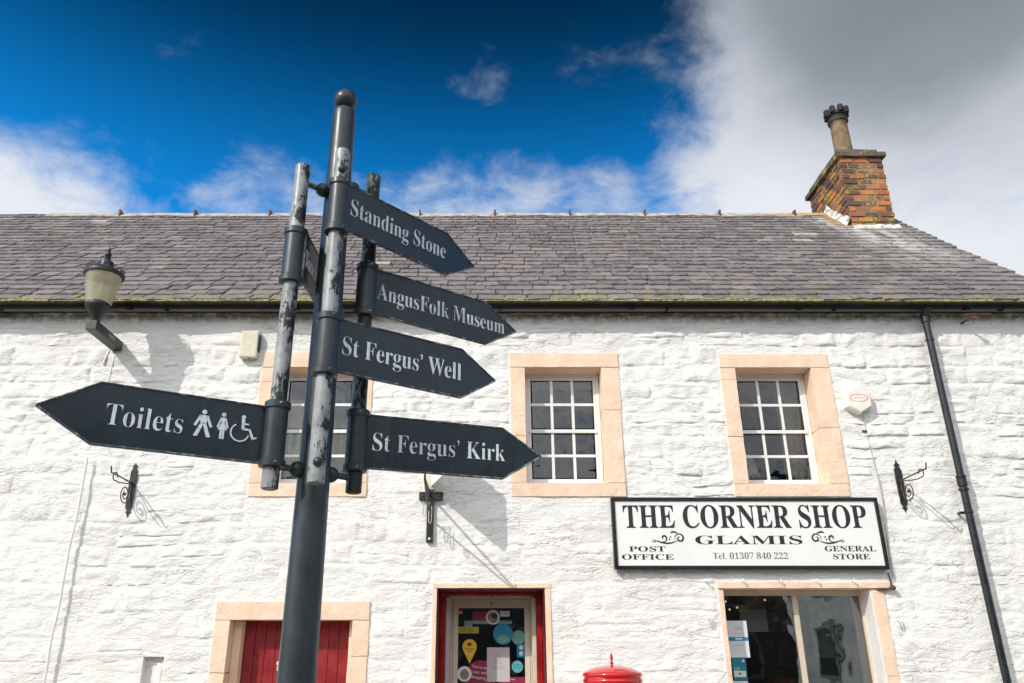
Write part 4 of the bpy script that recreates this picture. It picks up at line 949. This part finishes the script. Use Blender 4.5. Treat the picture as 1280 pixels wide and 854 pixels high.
# ------------------------------------------------------------------ shop sign
SGN = 7.93
sx0 = av(P(763.5, 622, SGN).x, P(768, 712, SGN).x); sx1 = av(P(1097, 622, SGN).x, P(1110.5, 712, SGN).x); sz0 = P(612, 712, SGN).z; sz1 = P(612, 622, SGN).z
sg = thing('shop_sign', 'long white shop sign in black frame reading THE CORNER SHOP GLAMIS', 'sign', (sx0, WY, sz0))
MB().box((sx0 + .02, SGN, sz0 + .02), (sx1 - .02, SGN + .03, sz1 - .02)).build('board', 'sign_white', sg)
ff = .036; fb = MB()
for a, b_ in (((sx0, SGN - .014, sz1 - ff), (sx1, SGN + .045, sz1)), ((sx0, SGN - .014, sz0), (sx1, SGN + .045, sz0 + ff)), ((sx0, SGN - .0142, sz0 + ff + .001), (sx0 + ff, SGN + .045, sz1 - ff - .001)), ((sx1 - ff, SGN - .0142, sz0 + ff + .001), (sx1, SGN + .045, sz1 - ff - .001))): fb.box(a, b_, .005)
fb.build('frame', 'sign_black', sg)
fs_ = lambda u, v, w_: (u, SGN - w_, v)
def stext(s_, x0, x1, yt, yb, m_='sign_ink', off=0.0):
    a = P(x0, (yt + yb) / 2, SGN); b = P(x1, (yt + yb) / 2, SGN); z0 = P(612, yb, SGN).z; z1 = P(612, yt, SGN).z
    text('lettering', s_, fs_, a.x, b.x, z0, z1 - z0, 0.0002, .0015, m_, sg, True, off)
stext('THE CORNER SHOP', 778.8, 1083, 632, 659.8, off=.004)
stext('GLAMIS', 869, 1002.7, 669.8, 680.3); stext('POST', 786.3, 831.8, 683, 689.5); stext('OFFICE', 777.4, 842.2, 693, 699.6)
stext('GENERAL', 1031, 1095, 682.5, 689.3); stext('STORE', 1041.5, 1087.5, 692.5, 699.2)
stext('Tel. 01307 840 222', 891.3, 985, 691, 698.8, 'sign_ink_brown', -.012)
def spiral(cx, cy, r0, r1, a0, a1, n=22): return [(cx + (r0 + (r1 - r0) * i / n) * math.cos(a0 + (a1 - a0) * i / n), cy + (r0 + (r1 - r0) * i / n) * math.sin(a0 + (a1 - a0) * i / n)) for i in range(n + 1)]
for flip, cx in ((1, av(814.5, 857)), (-1, av(1012.6, 1055.7))):
    c = P(cx, 674, SGN); sc1 = (P(857, 674, SGN).x - P(814.5, 674, SGN).x) / 2
    fs2 = lambda u, v, w_, c=c, fl_=flip, s1=sc1: (c.x + fl_ * u * s1, SGN - w_, c.z + v * s1)
    so_ = MB()
    wdt = lambda n: [.02 + .09 * math.sin(math.pi * i / n) for i in range(n + 1)]
    s_ = spiral(.66, .05, .30, .07, R(200), R(-290)); so_.stroke(s_, wdt(22), fs2, .0002, .0015)
    s_ = [(.95 - 1.9 * k / 20, -.28 * math.sin(k / 20 * math.pi * 1.1) + .28 * (1 - k / 20) - .1) for k in range(4, 21)]; so_.stroke(s_, [.02 + .08 * math.sin(math.pi * k / 16) for k in range(17)], fs2, .0002, .0015)
    s_ = spiral(-.28, .06, .22, .05, R(250), R(600)); so_.stroke(s_, wdt(22), fs2, .0002, .0015)
    s_ = [(.1, .35), (.25, .42), (.42, .40), (.60, .33)]; so_.stroke(s_, [.02, .11, .10, .02], fs2, .0002, .0015)
    s_ = [(-.75, -.12), (-.85, -.16), (-1.0, -.10)]; so_.stroke(s_, [.02, .07, .02], fs2, .0002, .0015)
    for (u, v) in ((.12, .12), (.05, -.02)): so_.prism(circle(u, v, .05, 10), fs2, .0002, .0015)
    so_.build('scroll', 'sign_ink', sg)
for xx in (sx0 + .3, sx1 - .3, av(sx0, sx1)): MB().box((xx - .02, SGN + .03, sz0 + .1), (xx + .02, WY + .01, sz1 - .1)).build('bracket', 'charcoal', sg)
# bird-mess shelf / hooks under sign, for the awning
for k, px in enumerate((941.5, 1015, 1037 + 14, 1066)):
    pass
for k, (px, lb) in enumerate(((882, 'small white hook left of the shop window lintel'), (928, 'first white hook over the shop window, from the left'), (974.5, 'second white hook over the shop window, from the left'), (1020, 'third white hook over the shop window, from the left'), (1065.5, 'white hook over the right end of the shop window'))):
    q = P(px, 726.5, 7.97); hk = MB(); hk.tube([(q.x, 8.0, q.z), (q.x, 7.945, q.z + .002), (q.x, 7.925, q.z - .006), (q.x, 7.925, q.z + .022)], .006, 6); tag(hk.build('wall_hook', 'white_gloss'), lb, 'hook', 'hooks over the shop window')
q = P(1112, 735, 7.97); hk = MB(); hk.tube([(q.x - .12, 7.98, q.z - .01), (q.x - .03, 7.96, q.z - .012), (q.x + .02, 7.95, q.z)], .012, 8).sphere((q.x + .025, 7.95, q.z), .026, 10, 8).tube([(q.x + .02, 7.96, q.z), (q.x + .012, 7.97, q.z + .14)], .008, 6); tag(hk.build('pipe_stub', 'rusty_iron'), 'rusty pipe stub at the right end of the shop window lintel', 'pipe')

# ------------------------------------------------------------------ finger signpost
PX, PY_ = -.712, 3.15
post = thing('signpost', 'dark painted finger signpost with worn tubes and pointing fingers standing before the cottage', 'signpost', (PX, PY_, 0))
pm = MB(); pm.lathe((PX, PY_, 0), [(.16, 0), (.16, .05), (.11, .09), (.095, .25), (.082, .9), (.0725, 1.45), (.066, 2.2), (.0625, 2.75), (.0585, 3.6), (.056, 4.06), (.054, 4.078), (.046, 4.086), (.0001, 4.088)], 40); pm.build('post', 'post', post)
MB().lathe((PX, PY_, 4.084), [(.036, 0), (.038, .008), (.03, .016), (.022, .02)], 24).build('finial_neck', 'rim', post)
MB().sphere((PX, PY_, 4.15), .0575, 32, 20).build('finial', 'post', post)
TUBES = {'A': (-.669, 3.0, 2.216, 3.745), 'B': (-.569, 3.27, 2.232, 3.792), 'C': (-.8535, 3.03, 2.201, 3.683)}
for k, (x, y, z0, z1) in TUBES.items():
    r = .0335
    tb = MB().turned((x, y, 0), [(.0001, z0), (r - .006, z0), (r, z0 + .004), (r, z0 + .03)] + [(r + .0004 * (-1) ** i, z0 + .03 + (z1 - z0 - .06) * i / 12) for i in range(13)] + [(r, z1 - .004), (r - .006, z1), (.0001, z1)], 32).build('tube', 'tube', post)
    for zz in (2.295, z1 - .12 if k != 'C' else 3.60):
        d = Vector((x - PX, y - PY_, 0)); L_ = d.length; d.normalize(); a = Vector((PX, PY_, zz)) + d * .062; b_ = Vector((x, y, zz))
        MB().cyl(a, b_, .0135, n=12).build('connector', 'rim', post); MB().sphere(a + d * .014, .033, 20, 14).build('boss', 'post', post)
        if k == 'A':
            f_ = b_ + d * .034; MB().sphere(f_, .019, 14, 10).build('bolt', 'post', post)
def finger(name, tube, X0, Y0, zt, phi, H, L1, L, rev, txt, label):
    c, s = math.cos(phi), math.sin(phi); nx, ny = (s, -c) if not rev else (-s, c)
    def fr(u, v, w_): return (X0 + u * c + w_ * nx, Y0 + u * s + w_ * ny, zt + v)
    poly = [(-.012, 0), (L1, 0), (L - .006, -H / 2 + .004), (L - .006, -H / 2 - .004), (L1, -H), (-.012, -H)]
    fg = MB().prism(inset(poly, .003), fr, -.0045, .0045).build('finger', 'finger', post); tag(fg, label)
    rm_ = MB(); a = poly; b_ = inset(poly, .0075); c_ = inset(poly, .003)
    n = len(poly)
    for i in range(n):
        j = (i + 1) % n
        # rounded bead round the edge: outer, crest, inner
        sec = [(a, -.006), (a, .006), (c_, .0085), (b_, .0065), (b_, .0042)]
        for q_ in range(len(sec) - 1):
            (p1, w1_), (p2, w2_) = sec[q_], sec[q_ + 1]
            rm_.add([fr(*p1[i], w1_), fr(*p1[j], w1_), fr(*p2[j], w2_), fr(*p2[i], w2_)], [(0, 1, 2, 3)])
        for (p1, w1_), (p2, w2_) in (((a, -.006), (c_, -.0085)), ((c_, -.0085), (b_, -.0065)), ((b_, -.0065), (b_, -.0042))):
            rm_.add([fr(*p1[i], w1_), fr(*p1[j], w1_), fr(*p2[j], w2_), fr(*p2[i], w2_)], [(0, 1, 2, 3)])
    rm_.build('rim', 'rim', fg)
    tx, ty = TUBES[tube][:2]; z0, z1 = zt - H - .012, zt + .014
    MB().turned((tx, ty, 0), [(.036, z0 - .004), (.052, z0), (.0525, z0 + .024), (.046, z0 + .030), (.0455, z1 - .032), (.052, z1 - .026), (.0525, z1 - .002), (.046, z1 + .003), (.035, z1 + .006)], 36).build('sleeve', 'post', fg)
    for zz in (z0 + .012, z1 - .012): MB().sphere((tx + .049 * nx, ty + .049 * ny, zz), .008, 8, 6).build('grub_screw', 'rim', fg)
    if txt:
        body, u0, u1, v0, ch_ = txt
        f2 = fr if not rev else (lambda u, v, w_: fr(-u, v, w_))
        text('lettering', body, f2, u0, u1, v0, ch_, .0044, .0078, 'letter', fg, True, -.012)
    return fg, fr
finger('finger', 'A', -.629, 3.0, 3.564, .809, .235, .603, .800, False, ('Standing Stone', .014, .589, -.152, .084), 'top right finger reading Standing Stone')
finger('finger', 'B', -.532, 3.27, 3.282, .632, .235, .633, .832, False, ('AngusFolk Museum', .012, .748, -.153, .081), 'second right finger reading AngusFolk Museum')
finger('finger', 'A', -.629, 3.0, 2.910, .609, .238, .611, .802, False, ('St Fergus\u2019 Well', .023, .606, -.157, .082), 'third right finger reading St Fergus Well')
finger('finger', 'B', -.524, 3.27, 2.574, .350, .239, .620, .815, False, ('St Fergus\u2019 Kirk', .024, .630, -.158, .078), 'lowest right finger reading St Fergus Kirk')
tf, fr = finger('finger', 'C', -.899, 3.03, 2.537, 3.664, .237, .607, .805, True, ('Toilets', -.574, -.306, -.157, .080), 'left finger reading Toilets with three symbols')
f2 = lambda u, v, w_: fr(-u, v, w_)
def pict(parts, cx, v0, h):
    mb = MB()
    for kind, d in parts:
        if kind == 'p': mb.prism([(cx + x * h, v0 + y * h) for x, y in d], f2, .0044, .0078)
        else: mb.stroke([(cx + x * h, v0 + y * h) for x, y in d[0]], d[1] * h, f2, .0044, .0078)
    return mb
mir_ = lambda q: [(-x, y) for x, y in reversed(q)]
armL = [(-.15, .80), (-.05, .80), (-.24, .36), (-.33, .40)]; legL = [(-.10, .50), (.02, .50), (-.16, 0), (-.30, 0)]
pict([('p', circle(0, .915, .085, 14)), ('p', [(-.14, .80), (.14, .80), (.10, .46), (-.10, .46)]), ('p', armL), ('p', mir_(armL)), ('p', legL), ('p', mir_(legL))], -.234, -.158, .106).build('man_symbol', 'letter', tf)
armW = [(-.10, .78), (-.04, .80), (-.15, .40), (-.215, .43)]
pict([('p', circle(0, .915, .08, 14)), ('p', [(-.11, .80), (.11, .80), (.045, .62), (.165, .34), (-.165, .34), (-.045, .62)]), ('p', armW), ('p', mir_(armW)), ('p', [(-.08, .35), (-.01, .35), (-.01, 0), (-.08, 0)]), ('p', [(.01, .35), (.08, .35), (.08, 0), (.01, 0)])], -.161, -.158, .106).build('woman_symbol', 'letter', tf)
arc = [(-.10 + .33 * math.cos(a), .33 + .33 * math.sin(a)) for a in [R(120 + i * 225 / 16) for i in range(17)]]
pict([('p', circle(-.02, .93, .075, 14)), ('s', (arc, .05)), ('s', ([(-.02, .86), (0.0, .48)], .11)), ('s', ([(-.02, .48), (.25, .46), (.40, .12)], .085)), ('s', ([(.37, .13), (.52, .20)], .06)), ('s', ([(-.01, .68), (.20, .66)], .06))], -.083, -.158, .106).build('wheelchair_symbol', 'letter', tf)
q1 = P(383, 292, 3.03)
finger('finger', 'C', q1.x, 3.03, q1.z, R(87), .232, .607, .800, False, ('Tourist', .008, .22, -.155, .080), 'upper left finger pointing away to the cottage reading Tourist')

# ------------------------------------------------------------------ wall lantern
LX = P(148, 435, WY).x; LZ = P(148, 435, WY).z; LY = 7.42
ln = thing('wall_lantern', 'black iron lantern with yellowed glass bracketed on the wall above the Toilets finger', 'lantern', (LX, WY, LZ))
MB().rough((LX - .045, WY - .035, LZ - .07), (LX + .06, WY + .0, LZ + .06), .004, .03).build('wall_plate', 'pebble_grey', ln)
ab = MB(); 
ab.box((LX - .055, LY - .055, LZ - .045), (LX + .055, WY - .02, LZ + .055), .006); ab.build('arm', 'iron_black', ln)
MB().box((LX + .0552, LY + .22, LZ - .01), (LX + .0562, LY + .36, LZ + .03)).build('label_plate', 'print_grey', ln)
MB().lathe((LX, LY, LZ), [(.04, -.02), (.045, .05), (.05, .10), (.08, .16), (.105, .20), (.122, .225), (.125, .25), (.118, .262), (.06, .262)], 28).build('base', 'iron_black', ln)
gz0, gz1 = LZ + .262, LZ + .585
MB().lathe((LX, LY, 0), [(.120, gz0), (.180, gz1)], 40).build('glass', 'lamp_glass', ln)
MB().lathe((LX, LY, gz0), [(.001, .02), (.085, .02), (.088, .07), (.05, .09), (.04, .10)], 24).lathe((LX, LY, gz0 + .10), [(.035, 0), (.035, .12), (.02, .15), (.001, .155)], 16).build('bulb', 'lens', ln)
MB().lathe((LX, LY, gz1), [(.17, -.01), (.165, .02), (.10, .045), (.001, .05)], 32).build('reflector', 'cream_frame', ln)
MB().lathe((LX, LY, gz1), [(.178, -.012), (.196, -.008), (.202, .012), (.196, .028), (.175, .035), (.14, .06), (.11, .085), (.08, .10), (.075, .135), (.068, .165), (.04, .18), (.03, .20), (.035, .215), (.018, .23)], 36).build('cap', 'iron_black', ln)
cr = MB()
for i in range(22):
    a = 2 * math.pi * i / 22; c = Vector((LX + .185 * math.cos(a), LY + .185 * math.sin(a), gz1 + .052)); tg = Vector((-math.sin(a), math.cos(a), 0))
    cr.tube([c + tg * .02 * math.cos(b__) + Vector((0, 0, .024 * math.sin(b__))) for b__ in [R(-90 + k * 45) for k in range(8)]], .0055, 5)
cr.build('coronet', 'iron_black', ln)
MB().lathe((LX, LY, gz1 + .225), [(.014, 0), (.028, .012), (.034, .03), (.025, .055), (.012, .065), (.016, .08), (.018, .09), (.008, .11), (.001, .125)], 16).build('finial', 'iron_black', ln)
q = P(137, 432, 7.985); cb = MB()
cb.tube([(q.x + .02, 7.99, q.z - .02), (q.x - .015, 7.985, q.z - .15), (q.x - .03, 7.985, q.z - .22)], .012, 6).tube([(LX + .0, 7.98, LZ - .06), (q.x + .07, 7.985, q.z - .2), (q.x + .06, 7.985, q.z - .42)], .006, 6)
cb.build('cable', 'white_gloss', ln)
# white conduit running down on the left
cx_ = av(fx(116, 556), fx(88, 700), fx(60, 854)); ct = MB(); pts = [(cx_ + .006 * math.sin(k * 1.3), 7.935 + .006 * math.sin(k * 2.1), 3.05 - k * .155) for k in range(20)]
pts[0] = (cx_ , 7.935, 3.5); ct.tube(pts, .0125, 8)
co = ct.build('conduit', 'white_gloss'); tag(co, 'white painted conduit running down the wall at the left below the Toilets finger', 'pipe')
# sensor box
a = P(301, 411, 7.90); b = P(327, 448, 7.92)
sb = thing('bell_box', 'beige plastic box on the wall to the left of the signpost tube', 'box', (a.x, WY, b.z))
bx_ = MB(); w_ = .21; bx_.box((a.x + .01, 7.91, b.z + .01), (a.x + .20, 7.995, a.z - .02), .018); bx_.build('casing', 'beige_plastic', sb)
MB().box((a.x + .19, 7.925, b.z + .09), (a.x + .212, 7.99, a.z - .06), .006).build('side_cover', 'charcoal', sb); MB().box((a.x + .02, 7.95, a.z - .022), (a.x + .19, 7.997, a.z - .0), .004).build('lid', 'beige_plastic', sb); MB().cyl((a.x + .12, 7.935, b.z + .011), (a.x + .12, 7.935, b.z + .004), .010, n=10).build('screw', 'charcoal', sb)
# alarm box
q = P(1074, 499, 7.9); al = thing('alarm_box', 'white hexagonal alarm box with a red oval to the right of the upper windows', 'alarm', (q.x, WY, q.z))
hexp = [(q.x + .155 * math.cos(R(30 + 60 * i)), q.z + .155 * math.sin(R(30 + 60 * i))) for i in range(6)]; hex2 = [(q.x + .135 * math.cos(R(30 + 60 * i)), q.z + .135 * math.sin(R(30 + 60 * i))) for i in range(6)]
am = MB(); fr3 = lambda u, v, w_: (u, WY - w_, v); vs = [fr3(u, v, 0.0) for u, v in hexp] + [fr3(u, v, .085) for u, v in hexp] + [fr3(u, v, .10) for u, v in hex2]
am.add(vs, [(i, (i + 1) % 6, 6 + (i + 1) % 6, 6 + i) for i in range(6)] + [(6 + i, 6 + (i + 1) % 6, 12 + (i + 1) % 6, 12 + i) for i in range(6)] + [tuple(range(12, 18))]); am.build('casing', 'alarm_white', al)
ov = [(q.x + .092 * math.cos(R(i * 10)), q.z + .015 + .040 * math.sin(R(i * 10))) for i in range(37)]; wds = [.0035 + .007 * abs(math.cos(R(i * 10 + 20))) for i in range(37)]
MB().stroke(ov, wds, fr3, .1002, .1012).build('oval_mark', 'alarm_red', al)
mk = MB(); rq = random.Random(4)
for k in range(8): u = q.x - .06 + k * .016; mk.stroke([(u, q.z + .006), (u + .006, q.z + .024), (u + .011, q.z + .008)], .0035, fr3, .1002, .101)
mk.build('print', 'alarm_red', al)
cpts = [P(px, py, 7.985) for px, py in ((1079, 520), (1084, 545), (1091, 572), (1099, 603), (1106, 640), (1111, 690), (1117, 725))]
cb2 = MB().tube(cpts, .0055, 6); c_o = cb2.build('cable', 'pebble_grey', al); q = P(1081.5, 539, 7.98); MB().rough((q.x - .03, 7.965, q.z - .012), (q.x + .02, 8.0, q.z + .012), .004, .02).build('cable_clip', 'rusty_iron', al)

# ------------------------------------------------------------------ basket brackets
def basket(px0, py0, px1, py1, side, label, arm=.46):
    a = P(px0, py0, 7.985); b = P(px1, py1, 7.985); x = av(a.x, b.x); z1, z0 = a.z, b.z; H = z1 - z0
    t_ = thing('basket_bracket', label, 'bracket', (x, WY, z0), 'hanging basket brackets on the cottage wall')
    fp = lambda u, v, w_: (x + u, 7.998 - w_, z0 + v)
    pb = MB(); pb.prism([(-.034, .09), (.034, .09), (.036, H - .11), (-.036, H - .11)], fp, 0, .014)
    for v0, s_ in ((H - .11, 1), (.09, -1)):
        pb.prism([(-.034, v0), (.034, v0), (.020, v0 + s_ * .03), (-.020, v0 + s_ * .03)][::1], fp, .0, .013)
        pb.prism([(-.012, v0 + s_ * .03), (.012, v0 + s_ * .03), (.012, v0 + s_ * .045), (-.012, v0 + s_ * .045)], fp, .0, .012)
        pb.prism([(-.032, v0 + s_ * .045), (.032, v0 + s_ * .045), (.010, v0 + s_ * .07), (-.010, v0 + s_ * .07)], fp, .0, .012)
        pb.prism([(-.010, v0 + s_ * .07), (.010, v0 + s_ * .07), (0.0, v0 + s_ * .105)], fp, .0, .012)
    pb.build('back_plate', 'iron_black', t_)
    g = lambda d, v: (x + side * d * .05, 7.985 - d, z0 + v); zc = H * .58
    ar = MB(); ar.tube([g(0, zc), g(arm * .5, zc + .012), g(arm * .93, zc + .02), g(arm, zc + .018), g(arm + .008, zc + .045), g(arm + .02, zc + .075)], .0075, 8); ar.build('arm', 'rusty_iron' if side > 0 else 'iron_black', t_)
    # lower stay with a curl at each end
    st = [g(.02, zc - .005), g(arm * .35, zc - .03), g(arm * .62, zc - .045), g(arm * .78, zc - .04)] + [g(arm * .80 + .045 * math.sin(R(t0)), zc - .003 - .04 * math.cos(R(t0))) for t0 in range(0, 271, 30)]
    MB().tube(st, .006, 6).build('stay', 'rusty_iron' if side > 0 else 'iron_black', t_)
    cx__, cz__ = .115, zc - .13
    vo = [g(.012, zc - .01), g(.006, zc - .08)] + [g(cx__ - (.10 - .07 * k / 30) * math.cos(R(-10 + k * 20)), cz__ - (.10 - .07 * k / 30) * math.sin(R(-10 + k * 20))) for k in range(31)]
    MB().tube(vo, .006, 6).build('volute', 'rusty_iron' if side > 0 else 'iron_black', t_); q = g(cx__, cz__); MB().sphere(q, .015, 10, 8).build('volute_boss', 'iron_black', t_)
basket(171, 576, 158, 645, -1, 'black basket bracket on the wall below the Toilets finger', .44)
basket(1119, 574, 1133, 640, 1, 'black plate bracket with rusty arm between shop sign and downpipe', .48)

# cross shaped pole bracket and projecting sign
a = P(538.5, 615, 7.98); b = P(538, 678, 7.98)
pbk = thing('pole_bracket', 'black T shaped iron bracket with a long arm above the shop door', 'bracket', (a.x, WY, b.z))
MB().box((a.x - .033, 7.955, b.z), (a.x + .035, 7.998, a.z - .02), .005).build('back_plate', 'iron_black', pbk)
MB().box((a.x - .115, 7.95, a.z - .085), (a.x + .125, 7.997, a.z - .005), .004).build('cross_plate', 'iron_black', pbk)
for dx_ in (-.08, .09): MB().sphere((a.x + dx_, 7.95, a.z - .045), .012, 8, 6).build('bolt', 'rusty_iron', pbk)
MB().sphere((a.x, 7.955, b.z + .03), .014, 8, 6).build('bolt', 'white_gloss', pbk)
tipy = 7.14; tz = a.z - .045
MB().tube([(a.x + .0, 7.97, a.z - .045), (a.x + .005, tipy, tz)], .0125, 8).tube([(a.x + .005, tipy, tz - .02), (a.x + .005, tipy, tz + .05)], .010, 6).build('arm', 'iron_black', pbk)
MB().tube([(a.x, 7.965, a.z - .26), (a.x + .005, tipy + .03, tz - .02)], .010, 8).build('brace', 'iron_black', pbk)
for px, dz_ in ((529.5, 0), (536.5, -.07)):
    q = P(px, 628, 7.80); MB().tube([(q.x, 7.8, q.z), (q.x, 7.79, q.z - .12 + dz_), (q.x + .014, 7.79, q.z - .14 + dz_), (q.x + .028, 7.79, q.z - .12 + dz_), (q.x + .028, 7.79, q.z - .04)], .005, 6).build('rope_hook', 'pebble_grey', pbk)
ax_, bx2 = Vector((-.585, 7.94, 0)), Vector((-.435, 7.40, 0)); dvec = (bx2 - ax_); L_ = dvec.length; dvec.normalize(); nv = Vector((-dvec.y, dvec.x, 0)) * -1
zb_ = 1.6 + EYE; ps_ = thing('hanging_sign', 'white projecting sign board on the wall hidden behind the St Fergus Kirk finger', 'sign', (ax_.x, WY, zb_))
fr4 = lambda u, v, w_: tuple(ax_ + dvec * u + nv * w_ + Vector((0, 0, zb_ + v)))
MB().prism([(0, 0), (L_, 0), (L_, .52), (0, .52)], fr4, -.018, .018).build('board', 'sign_white', ps_)
MB().tube([tuple(Vector(fr4(-.07, .50, 0))), tuple(Vector(fr4(L_ - .1, .53, 0)))], .012, 8).build('arm', 'iron_black', ps_)
MB().rough((-.66, 7.90, zb_ - .03), (-.555, 7.999, zb_ + .12), .006, .03, .008).build('wall_block', 'cream_frame', ps_)

# staples and chipped patches on the wall
for k, (px, py, lb) in enumerate(((582, 690, 'small wire staple in the wall between the pole bracket shadow lines'), (889, 778, 'small wire staple in the wall left of the shop window'), (1126, 780, 'small wire staple in the wall right of the shop window'))):
    q = P(px, py, 7.985); MB_ = MB().tube([(q.x - .02, 8.0, q.z + .03), (q.x - .02, 7.975, q.z + .03), (q.x - .012, 7.972, q.z - .04), (q.x + .012, 7.972, q.z - .045), (q.x + .015, 7.975, q.z + .02), (q.x + .015, 8.0, q.z + .02)], .0045, 6); tag(MB_.build('wall_staple', 'pebble_grey'), lb, 'staple', 'wire staples in the wall')
q = P(1206, 404, 7.96); tag(MB().tube([(q.x - .02, 8.0, q.z + .01), (q.x, 7.80, q.z + .0)], .012, 6).rough((q.x - .01, 7.79, q.z - .02), (q.x + .05, 7.83, q.z + .015), .006, .03).build('pipe_stub', 'rust_clip'), 'small rusty stub on the wall to the right of the downpipe head', 'pipe')

# ------------------------------------------------------------------ pillar box
bx0, by0 = 1.055, 7.32
pbx = thing('pillar_box', 'red pillar box with domed cap standing between shop door and shop window', 'post box', (bx0, by0, 0))
rr = .245
MB().lathe((bx0, by0, 0), [(.0001, 0), (rr + .012, 0), (rr + .012, .16), (rr, .18)], 40).build('base', 'sign_black', pbx)
MB().lathe((bx0, by0, 0), [(rr - .003, .18), (rr - .003, 1.405)], 48).build('body', 'pillar_red', pbx)
MB().lathe((bx0, by0, 0), [(rr - .004, 1.38), (rr + .008, 1.395), (rr + .012, 1.41), (rr + .008, 1.425), (rr + .002, 1.43), (rr + .001, 1.44), (rr + .010, 1.447), (rr + .014, 1.458), (rr + .010, 1.470), (rr - .01, 1.482), (.20, 1.500), (.14, 1.518), (.07, 1.530), (.0001, 1.534)], 56).build('cap', 'pillar_red', pbx)
MB().lathe((bx0, by0, 1.53), [(.012, -.005), (.010, .012), (.022, .02), (.010, .028), (.008, .04), (.013, .055), (.011, .085), (.005, .10), (.001, .105)], 14).build('finial', 'pillar_red', pbx)
MB().box((bx0 - .12, by0 - rr - .012, 1.27), (bx0 + .12, by0 - rr + .05, 1.29), .004).build('slot_hood', 'pillar_red', pbx); MB().box((bx0 - .11, by0 - rr - .004, 1.22), (bx0 + .11, by0 - rr + .04, 1.26)).build('slot', 'sign_black', pbx)
MB().box((bx0 - .15, by0 - rr - .006, .35), (bx0 + .15, by0 - rr + .06, 1.12), .01).build('door', 'pillar_red', pbx)

# ------------------------------------------------------------------ house across the street, seen only in the shop glass
hx, hy = 14.2, -7.9
oh = thing('harled_house', 'pale harled house across the street, only seen reflected in the shop glass', 'house', (hx, hy, 0)); oh.rotation_euler = (0, 0, R(-20))
def hloc(o): return o
def hbuild(mb, name, m_):
    me_o = mb.build(name, m_); me_o.parent = oh; return me_o
hb = MB(); hb.add([(-4, -3, 0), (4, -3, 0), (4, 3, 0), (-4, 3, 0), (-4, -3, 5.2), (4, -3, 5.2), (4, 3, 5.2), (-4, 3, 5.2), (-4, 0, 7.8), (4, 0, 7.8)], [(0, 1, 5, 4), (1, 2, 6, 9, 5), (2, 3, 7, 6), (3, 0, 4, 8, 7)]); hwall = hbuild(hb, 'wall', 'harl_wall')
hb = MB(); hb.add([(-4.2, -3.3, 4.95), (4.2, -3.3, 4.95), (4.2, 0, 7.85), (-4.2, 0, 7.85), (-4.2, 3.3, 4.95), (4.2, 3.3, 4.95)], [(0, 1, 2, 3), (3, 2, 5, 4)]); ro = hbuild(hb, 'roof', 'dark_slate_roof'); md = ro.modifiers.new('slates', 'SOLIDIFY'); md.thickness = .12
for (yy, zz) in ((-1.6, 3.3), (1.5, 3.3), (-1.6, 1.1), (1.5, 1.1)):
    hb = MB().box((-4.05, yy - .45, zz), (-3.98, yy + .45, zz + 1.35)); wo = hbuild(hb, 'window', 'stone_margin'); o = MB().box((-4.07, yy - .3, zz + .12), (-4.04, yy + .3, zz + 1.2)).build('pane', 'charcoal'); o.parent = wo
for (xx, zz) in ((-2.4, 3.2), (0, 3.2), (2.4, 3.2), (-2.4, 1.0), (2.4, 1.0)):
    hb = MB().box((xx - .5, 2.98, zz), (xx + .5, 3.05, zz + 1.4)); wo = hbuild(hb, 'window', 'stone_margin'); o = MB().box((xx - .33, 3.04, zz + .12), (xx + .33, 3.07, zz + 1.25)).build('pane', 'charcoal'); o.parent = wo
hb = MB().box((-.5, 2.98, 0), (.5, 3.06, 2.1)); do = hbuild(hb, 'door', 'teal')
hb = MB().box((-4.0, -.4, 7.3), (-3.3, .4, 8.8)).box((-4.05, -.45, 8.8), (-3.25, .45, 8.92)); hbuild(hb, 'chimney', 'harl_wall')

# dark stone terrace across the road
tc = thing('stone_terrace', 'dark stone terrace across the road, only seen reflected in the shop door and windows', 'house', (-3, -14, 0))
MB().box((-22, -20, 0), (32, -14, 5.4)).build('wall', 'dark_stone', tc)
rt = MB(); rt.add([(-22.3, -13.7, 5.3), (32.3, -13.7, 5.3), (32.3, -17, 8.4), (-22.3, -17, 8.4), (-22.3, -20.3, 5.3), (32.3, -20.3, 5.3)], [(0, 1, 2, 3), (3, 2, 5, 4), (0, 4, 5, 1), (0, 3, 4), (1, 5, 2)]); rt.build('roof', 'dark_slate_roof', tc)
for k in range(19):
    for zz in (1.0, 3.4):
        x = -20.5 + k * 2.7; wm = MB().box((x - .55, -14.02, zz - .1), (x + .55, -13.96, zz + 1.5)).build('window', 'stone_margin', tc); MB().box((x - .38, -13.97, zz), (x + .38, -13.94, zz + 1.35)).build('pane', 'charcoal', tc).parent = wm
